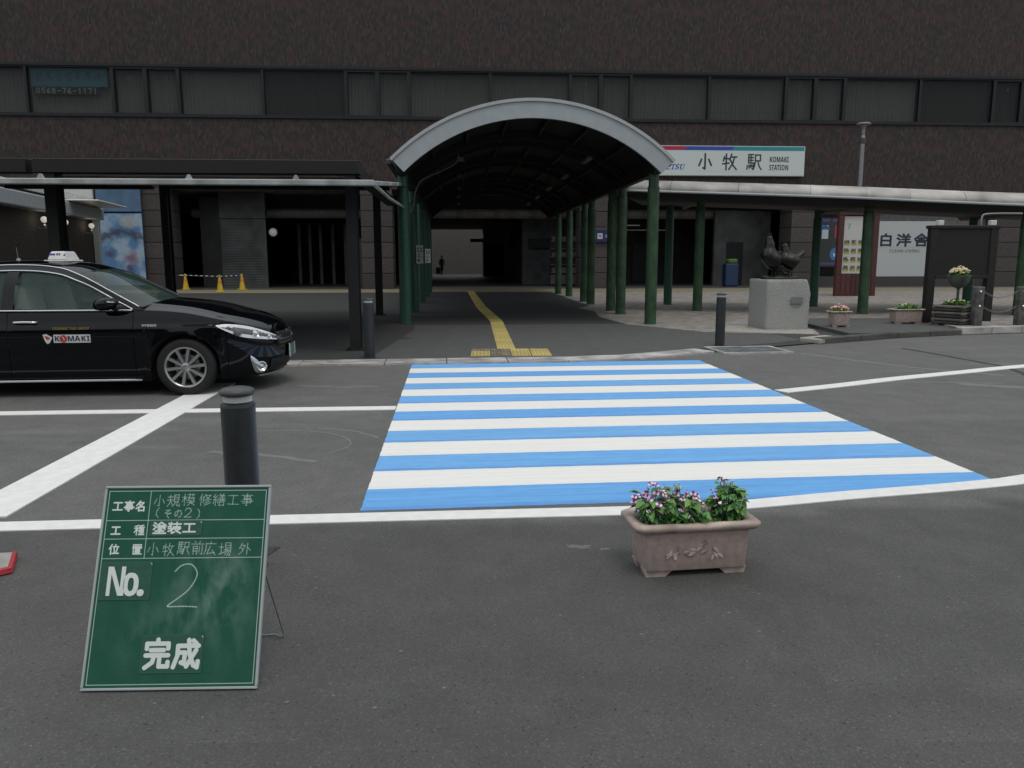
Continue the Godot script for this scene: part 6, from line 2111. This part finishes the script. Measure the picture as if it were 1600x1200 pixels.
func flowering_plant(label: String, at: Vector3, yaw: float, spread: Vector3, nl: int, nf: int, group: String):
	var o := thing("torenia_plant", label, "plant", at, yaw, group)
	var lm := [leaf_mesh(0.048, 0.034, 0.35), leaf_mesh(0.038, 0.026, 0.5), leaf_mesh(0.056, 0.036, 0.6)]
	var fm := flower_mesh(1.0)
	var stems := B.new()
	var tips := []
	for i in 26:
		var a := rng.randf() * TAU
		var r := sqrt(rng.randf())
		var tip := Vector3(cos(a) * r * spread.x, spread.y * (1.05 - 0.55 * r * r) * rng.randf_range(0.8, 1.08), sin(a) * r * spread.z)
		var base := Vector3(tip.x * 0.35, 0, tip.z * 0.35)
		stems.tube(spline([base, base.lerp(tip, 0.5) + Vector3(0, spread.y * 0.12, 0), tip], 3), 0.0022, 5)
		tips.append([base, tip])
	part(o, "stems", stems, M.stem)
	for i in nl:
		var s = tips[rng.randi() % tips.size()]
		var t := pow(rng.randf(), 0.8)
		var p: Vector3 = s[0].lerp(s[1], t) + Vector3(rng.randf_range(-1, 1), rng.randf_range(-0.4, 0.6), rng.randf_range(-1, 1)) * 0.012
		p.y += spread.y * 0.12 * sin(PI * t)
		var out := Vector3(p.x, 0, p.z).normalized()
		var yw := atan2(out.x, out.z) + rng.randf_range(-1.1, 1.1)
		var lf := part(o, "leaf", lm[rng.randi() % 3], M.leaf[clampi(int(t * 2.2 + rng.randf_range(-0.3, 1.6)), 0, 3)])
		lf.position = p
		lf.rotation = Vector3(rng.randf_range(-0.55, 0.35), yw, rng.randf_range(-0.4, 0.4))
		lf.scale = Vector3.ONE * rng.randf_range(0.75, 1.25)
	for i in nf:
		var s = tips[i % tips.size()]
		var p: Vector3 = s[1] + Vector3(rng.randf_range(-1, 1), 0.1, rng.randf_range(-1, 1)) * 0.02
		if i >= tips.size() / 2: p = s[0].lerp(s[1], rng.randf_range(0.55, 0.95)) + Vector3(s[1].x, 0.02, absf(s[1].z) + 0.03).normalized() * 0.02
		var f := Node3D.new()
		f.name = "flower"
		o.add_child(f, true)
		f.position = p + Vector3(0, 0.012, 0)
		f.rotation = Vector3(rng.randf_range(0.2, 1.3), rng.randf_range(-1.2, 1.2), rng.randf_range(-0.4, 0.4))
		f.scale = Vector3.ONE * rng.randf_range(0.8, 1.1)
		part(f, "pale_petals", fm[0], M.petal_pale)
		part(f, "dark_petals", fm[1], M.petal_dark)

func tuft(label: String, at: Vector3, sx: float, sy: float, sz: float, n: int, nf: int, fmat: Material, cat := "plant", grp := ""):
	var o := thing("bedding_plant", label, cat, at, 0.0, grp)
	var b := [B.new(), B.new(), B.new()]
	var fl := B.new()
	var lm := leaf_mesh(0.07, 0.03, 0.5)
	for i in n:
		var a := rng.randf() * TAU
		var r := sqrt(rng.randf())
		var p := Vector3(cos(a) * r * sx, sy * rng.randf() * (1.1 - 0.5 * r), sin(a) * r * sz)
		var xf := Transform3D(Basis.from_euler(Vector3(rng.randf_range(-1.0, 0.3), rng.randf() * TAU, rng.randf_range(-0.5, 0.5))).scaled(Vector3.ONE * rng.randf_range(0.6, 1.1)), p)
		b[rng.randi() % 3].s.append_from(lm, 0, xf)
	for i in nf:
		var a := rng.randf() * TAU
		var r := sqrt(rng.randf())
		var p := Vector3(cos(a) * r * sx, sy * rng.randf_range(0.85, 1.25) * (1.1 - 0.45 * r), sin(a) * r * sz)
		var d := B.new()
		fl.lathe([Vector2(0.001, 0.01), Vector2(0.02, 0.004), Vector2(0.026, -0.006), Vector2(0.001, -0.012)], 7, Transform3D(Basis.from_euler(Vector3(rng.randf() - 0.2, 0, rng.randf() - 0.5)), p))
	for i in 3: part(o, "leaves", b[i].s.commit(), M.leaf[i + (1 if i else 0)])
	if nf: part(o, "flowers", fl, fmat)

func build_planters():
	var yaw := 0.138
	var o := thing("flower_trough", "rectangular terracotta coloured flower trough on feet standing on the near asphalt", "planter", Vector3(0.872, 0, -3.745), yaw)
	trough(o, 0.63, 0.31, 0.268, M.terracotta, M.rim_clay, 1.0)
	# a worn relief of leaves on its front
	var rel := B.new()
	var rl := leaf_mesh(0.04, 0.02, 0.1)
	for i in 22:
		var cx := rng.randf_range(-0.13, 0.13)
		var cy := 0.125 + rng.randf_range(-0.03, 0.03) * (1.0 - absf(cx) * 3.0)
		rel.s.append_from(rl, 0, Transform3D(Basis(Vector3(0, 0, 1), rng.randf() * TAU) * (Basis(Vector3.RIGHT, -PI / 2 + 0.04) * Basis.from_scale(Vector3(1, 0.45, 1))), Vector3(cx, cy, 0.1242 + (cy - 0.125) * 0.06)))
	part(o, "relief", rel.s.commit(), M.terracotta).set_meta("kind", "stuff")
	var top := func(x: float, z: float) -> Vector3: return o.position + Basis(Vector3.UP, yaw) * Vector3(x, 0.225, z)
	flowering_plant("bushy purple and white flowered plant at the left end of the terracotta trough", top.call(-0.17, 0.0), yaw, Vector3(0.135, 0.185, 0.12), 250, 50, "flowering plants in the terracotta trough")
	flowering_plant("purple and white flowered plant left of the bare middle of the terracotta trough", top.call(-0.035, 0.01), yaw + 1.0, Vector3(0.105, 0.165, 0.115), 210, 38, "flowering plants in the terracotta trough")
	flowering_plant("single purple and white flowered plant at the right end of the terracotta trough", top.call(0.195, -0.01), yaw + 2.0, Vector3(0.085, 0.19, 0.09), 190, 26, "flowering plants in the terracotta trough")
	var mo := B.new()
	var mm := leaf_mesh(0.02, 0.007, 0.6)
	for i in 300:
		var p := Vector3(rng.randf_range(0.03, 0.29), rng.randf_range(0.0, 0.018), rng.randf_range(-0.1, 0.11))
		mo.s.append_from(mm, 0, Transform3D(Basis.from_euler(Vector3(rng.randf_range(-1.2, 0.0), rng.randf() * TAU, 0)), p))
	var mg := part(self, numbered("weeds"), mo.s.commit(), M.leaf[3])
	mg.position = o.position + Vector3(0, 0.228, 0)
	mg.rotation.y = yaw
	tag(mg, "tiny yellow-green weeds on the bare soil of the terracotta trough", "weeds")
	mg.set_meta("kind", "stuff")
	# small planters behind the kerb
	var p1 := thing("small_planter", "small square pinkish planter right of the granite block", "planter", Vector3(6.83, 0.09, -16.55), 0.1)
	trough(p1, 0.44, 0.36, 0.33, M.terracotta, M.rim_clay, 0.8)
	tuft("pink flowers in the small square planter right of the granite block", Vector3(6.83, 0.37, -16.55), 0.18, 0.15, 0.14, 340, 50, M.petal_pink)
	var p2 := thing("small_planter", "long pinkish planter left of the notice board", "planter", Vector3(8.62, 0.09, -17.35), 0.06)
	trough(p2, 0.72, 0.34, 0.32, M.terracotta, M.rim_clay, 0.9)
	tuft("low green plants in the long pinkish planter left of the notice board", Vector3(8.66, 0.37, -17.35), 0.27, 0.16, 0.12, 380, 4, M.petal_cream)
	# planter of stacked dark timbers with a flower bowl on a stalk
	var lp := thing("log_planter", "square planter of stacked dark timbers in front of the notice board", "planter", Vector3(9.42, 0.12, -16.85), 0.62)
	for k in 6:
		for s in [-1.0, 1.0]:
			part(lp, "timber", B.new().lathe([Vector2(0.001, -0.34), Vector2(0.032, -0.34), Vector2(0.032, 0.34), Vector2(0.001, 0.34)], 10, Transform3D(Basis(Vector3(0, 0, 1), PI / 2), Vector3(0, 0.035 + k * 0.068, s * 0.3))), M.wood_edge if k % 2 else M.wood_old)
			part(lp, "timber", B.new().lathe([Vector2(0.001, -0.33), Vector2(0.032, -0.33), Vector2(0.032, 0.33), Vector2(0.001, 0.33)], 10, Transform3D(Basis(Vector3.RIGHT, PI / 2), Vector3(s * 0.3, 0.035 + k * 0.068, 0))), M.wood_edge if k % 2 else M.wood_old)
	part(lp, "inner_box", bx(Vector3(0, 0.19, 0), Vector3(0.56, 0.36, 0.56)), M.wood_old)
	part(lp, "soil", bx(Vector3(0, 0.375, 0), Vector3(0.55, 0.03, 0.55)), M.soil)
	tuft("yellow-green bedding plants in the dark timber planter", Vector3(9.42, 0.49, -16.85), 0.24, 0.15, 0.24, 560, 14, M.petal_cream)
	var fb := thing("flower_bowl", "grey flower bowl on a thin stalk rising from the dark timber planter", "planter", Vector3(9.44, 0.48, -16.85))
	part(fb, "stalk", B.new().lathe([Vector2(0.045, 0.0), Vector2(0.03, 0.05), Vector2(0.026, 0.36), Vector2(0.05, 0.41)], 14), M.stone_post)
	part(fb, "bowl", B.new().lathe([Vector2(0.05, 0.4), Vector2(0.11, 0.42), Vector2(0.19, 0.52), Vector2(0.225, 0.64), Vector2(0.235, 0.66), Vector2(0.215, 0.66), Vector2(0.18, 0.6), Vector2(0.001, 0.6)], 24, Transform3D.IDENTITY, false), M.stone_post)
	tuft("cream flowers growing in the bowl on the stalk", Vector3(9.44, 1.1, -16.85), 0.18, 0.19, 0.18, 460, 90, M.petal_cream)

# ---------------------------------------------------------------- the green site board
func build_board():
	var o := thing("site_board", "green site board with white Japanese writing, leaning back on a wire stand in the foreground", "sign board", Vector3(-1.218, 0.004, -2.606), 0.024)
	var W := 0.62
	var H := 0.725
	var tilt := Node3D.new()
	tilt.name = "panel"
	o.add_child(tilt, true)
	tilt.rotation.x = -0.43
	var px := 1240.0
	var im := Image.create(int(W * px), int(H * px), false, Image.FORMAT_RGB8)
	var n := im.get_size()
	noise.seed = 15
	noise.frequency = 0.006
	noise.fractal_octaves = 5
	var n2 := FastNoiseLite.new()
	n2.seed = 7
	n2.frequency = 0.03
	n2.fractal_octaves = 3
	rng.seed = 40
	for y in n.y:
		for x in n.x:
			var u := float(x) / n.x
			var v := float(y) / n.y
			var k := noise.get_noise_2d(x * 1.5, y * 0.8)
			var dust := 0.0
			for s in [[0.66, 0.5, 0.22, 0.16, 0.8], [0.8, 0.46, 0.13, 0.14, 0.7], [0.45, 0.70, 0.2, 0.09, 0.55], [0.72, 0.66, 0.2, 0.1, 0.5], [0.3, 0.78, 0.14, 0.1, 0.35], [0.85, 0.8, 0.14, 0.14, 0.2], [0.5, 0.14, 0.4, 0.1, 0.12]]:
				dust += s[4] * exp(-pow((u - s[0]) / s[2], 2) - pow((v - s[1]) / s[3], 2))
			dust = dust * clampf(0.55 + k * 1.3 + n2.get_noise_2d(x, y * 0.5) * 0.25, 0, 1.3) * 0.08 + maxf(0, k) * 0.012
			var g := 1.0 + n2.get_noise_2d(x * 0.4, y * 3.0) * 0.08
			im.set_pixel(x, y, lin(0.008 * g + dust * 0.8, 0.085 * g + dust * 0.95, 0.052 * g + dust * 0.92))
	var wh := lin(0.62, 0.68, 0.66)
	var ruler := func(u0: float, v0: float, u1: float, v1: float, r: float): line(im, Vector2(u0 * n.x, v0 * n.y), Vector2(u1 * n.x, v1 * n.y), r, Color(wh, 0.85))
	for e in [[0.018, 0.018, 0.982, 0.018], [0.018, 0.982, 0.982, 0.982], [0.018, 0.018, 0.018, 0.982], [0.982, 0.018, 0.982, 0.982]]: ruler.call(e[0], e[1], e[2], e[3], 1.7)
	for v in [0.172, 0.267, 0.367]: ruler.call(0.018, v, 0.982, v, 1.6)
	ruler.call(0.272, 0.018, 0.272, 0.367, 1.6)
	var area := func(u0: float, v0: float, u1: float, v1: float) -> Rect2: return Rect2(u0 * n.x, v0 * n.y, (u1 - u0) * n.x, (v1 - v0) * n.y)
	var pr := lin(0.66, 0.72, 0.70)
	write(im, "工事名", area.call(0.042, 0.068, 0.252, 0.125), 3.6, pr)
	write(im, "工", area.call(0.05, 0.196, 0.115, 0.25), 3.8, pr)
	write(im, "種", area.call(0.19, 0.193, 0.258, 0.25), 2.8, pr)
	write(im, "位", area.call(0.05, 0.292, 0.118, 0.348), 3.2, pr)
	write(im, "置", area.call(0.19, 0.292, 0.258, 0.348), 2.8, pr)
	var chalk := Color(lin(0.6, 0.66, 0.64), 1.0)
	write(im, "小規模", area.call(0.285, 0.03, 0.545, 0.10), 2.1, chalk, 1.5)
	write(im, "修繕工事", area.call(0.56, 0.03, 0.905, 0.098), 2.1, chalk, 1.5)
	write(im, "(その2)", area.call(0.29, 0.11, 0.61, 0.162), 2.1, chalk, 1.3)
	write(im, "小牧駅前広場", area.call(0.283, 0.283, 0.80, 0.358), 2.1, chalk, 1.5)
	write(im, "外", area.call(0.835, 0.287, 0.92, 0.352), 2.1, chalk, 1.5)
	var two: Array = [Vector3(0.468, 0.435, 0), Vector3(0.505, 0.405, 0), Vector3(0.56, 0.40, 0), Vector3(0.598, 0.435, 0), Vector3(0.595, 0.475, 0), Vector3(0.555, 0.53, 0), Vector3(0.49, 0.575, 0), Vector3(0.445, 0.603, 0), Vector3(0.455, 0.61, 0), Vector3(0.54, 0.609, 0), Vector3(0.617, 0.613, 0)]
	var tp := spline(two, 5)
	for i in tp.size() - 1: line(im, Vector2(tp[i].x * n.x, tp[i].y * n.y), Vector2(tp[i + 1].x * n.x, tp[i + 1].y * n.y), 2.7, Color(lin(0.6, 0.66, 0.64), 0.9), 0.55)
	part(tilt, "board", bx(Vector3(0, H / 2, 0), Vector3(W - 0.012, H - 0.012, 0.006)), M.bollard)
	part(tilt, "board_face", quad(W - 0.012, H - 0.012, Vector3(0, H / 2, 0.0042)), pic(im, 0.9))
	for y in [0.004, H - 0.004]: part(tilt, "edge_rail", bx(Vector3(0, y, 0), Vector3(W, 0.009, 0.018), 0.002), M.pale_metal)
	for x in [-W / 2 + 0.004, W / 2 - 0.004]: part(tilt, "edge_rail", bx(Vector3(x, H / 2, 0), Vector3(0.009, H - 0.018, 0.018), 0.002), M.pale_metal)
	# magnetic word plates
	for p in [["塗装工", 0.293, 0.178, 0.605, 0.258, 5.0], ["No.", 0.032, 0.385, 0.335, 0.575, 0.0], ["完成", 0.318, 0.742, 0.675, 0.925, 8.5]]:
		var w: float = (p[3] - p[1]) * W
		var h: float = (p[4] - p[2]) * H
		var pi_ := Image.create(int(w * px), int(h * px), false, Image.FORMAT_RGB8)
		var m := pi_.get_size()
		for y in m.y:
			for x in m.x:
				var k := 1.0 + n2.get_noise_2d(x * 0.8, y * 0.8) * 0.14
				pi_.set_pixel(x, y, lin(0.012 * k, 0.082 * k, 0.051 * k))
		for s in [[3, 3, m.x - 3, 3], [3, m.y - 3, m.x - 3, m.y - 3], [3, 3, 3, m.y - 3], [m.x - 3, 3, m.x - 3, m.y - 3]]: line(pi_, Vector2(s[0], s[1]), Vector2(s[2], s[3]), 0.8, Color(lin(0.25, 0.28, 0.22), 0.2))
		for c in [[m.x - 8, 6, m.x - 3, 12]]: line(pi_, Vector2(c[0], c[1]), Vector2(c[2], c[3]), 1.6, Color(wh, 0.9))
		if p[0] == "塗装工": write(pi_, p[0], Rect2(m.x * 0.04, m.y * 0.10, m.x * 0.86, m.y * 0.78), 3.9, pr)
		elif p[0] == "完成": write(pi_, p[0], Rect2(m.x * 0.03, m.y * 0.10, m.x * 0.94, m.y * 0.8), 10.0, pr)
		var plate := part(tilt, "word_plate", bx(Vector3(((p[1] + p[3]) / 2 - 0.5) * W, H - (p[2] + p[4]) / 2 * H, 0.0052), Vector3(w, h, 0.0016), 0.0005), mat(0.015, 0.078, 0.048, 0.5))
		part(tilt, "word_print", quad(w - 0.002, h - 0.002, plate_at(p, W, H) + Vector3(0, 0, 0.0064)), pic(pi_, 0.5))
		if p[0] == "No.":
			var tb := plate_at(p, W, H)
			var nm := mat(0.66, 0.72, 0.70, 0.5)
			text_part(tilt, "word_letters", "N", 0.104, tb + Vector3(-0.034, -0.003, 0.0068), nm, true, 0.72)
			text_part(tilt, "word_letters", "o", 0.104, tb + Vector3(0.022, -0.003, 0.0068), nm, true, 0.78)
			text_part(tilt, "word_letters", ".", 0.104, tb + Vector3(0.058, -0.003, 0.0068), nm, true, 1.0)
	# wire stand behind
	var bs := tilt.transform.basis
	var hinge := bs * Vector3(0, H * 0.55, -0.012)
	for s in [-1.0, 1.0]:
		var topp := hinge + Vector3(s * 0.305, 0, 0)
		var foot := Vector3(s * 0.30, 0.004, -0.40)
		part(o, "wire_leg", B.new().tube(pts([topp, foot]), 0.0026, 6), M.steel)
		part(o, "wire_leg", B.new().tube(spline([foot, foot + Vector3(-s * 0.012, -0.001, 0.015), foot + Vector3(-s * 0.03, 0.012, 0.02), foot + Vector3(-s * 0.05, 0.016, 0.03)], 4), 0.0026, 6), M.steel)
	part(o, "wire_leg", B.new().tube(pts([Vector3(-0.3, 0.004, -0.40), Vector3(0.3, 0.004, -0.40)]), 0.0026, 6), M.steel)

func plate_at(p: Array, W: float, H: float) -> Vector3:
	return Vector3(((p[1] + p[3]) / 2 - 0.5) * W, H - (p[2] + p[4]) / 2 * H, 0)
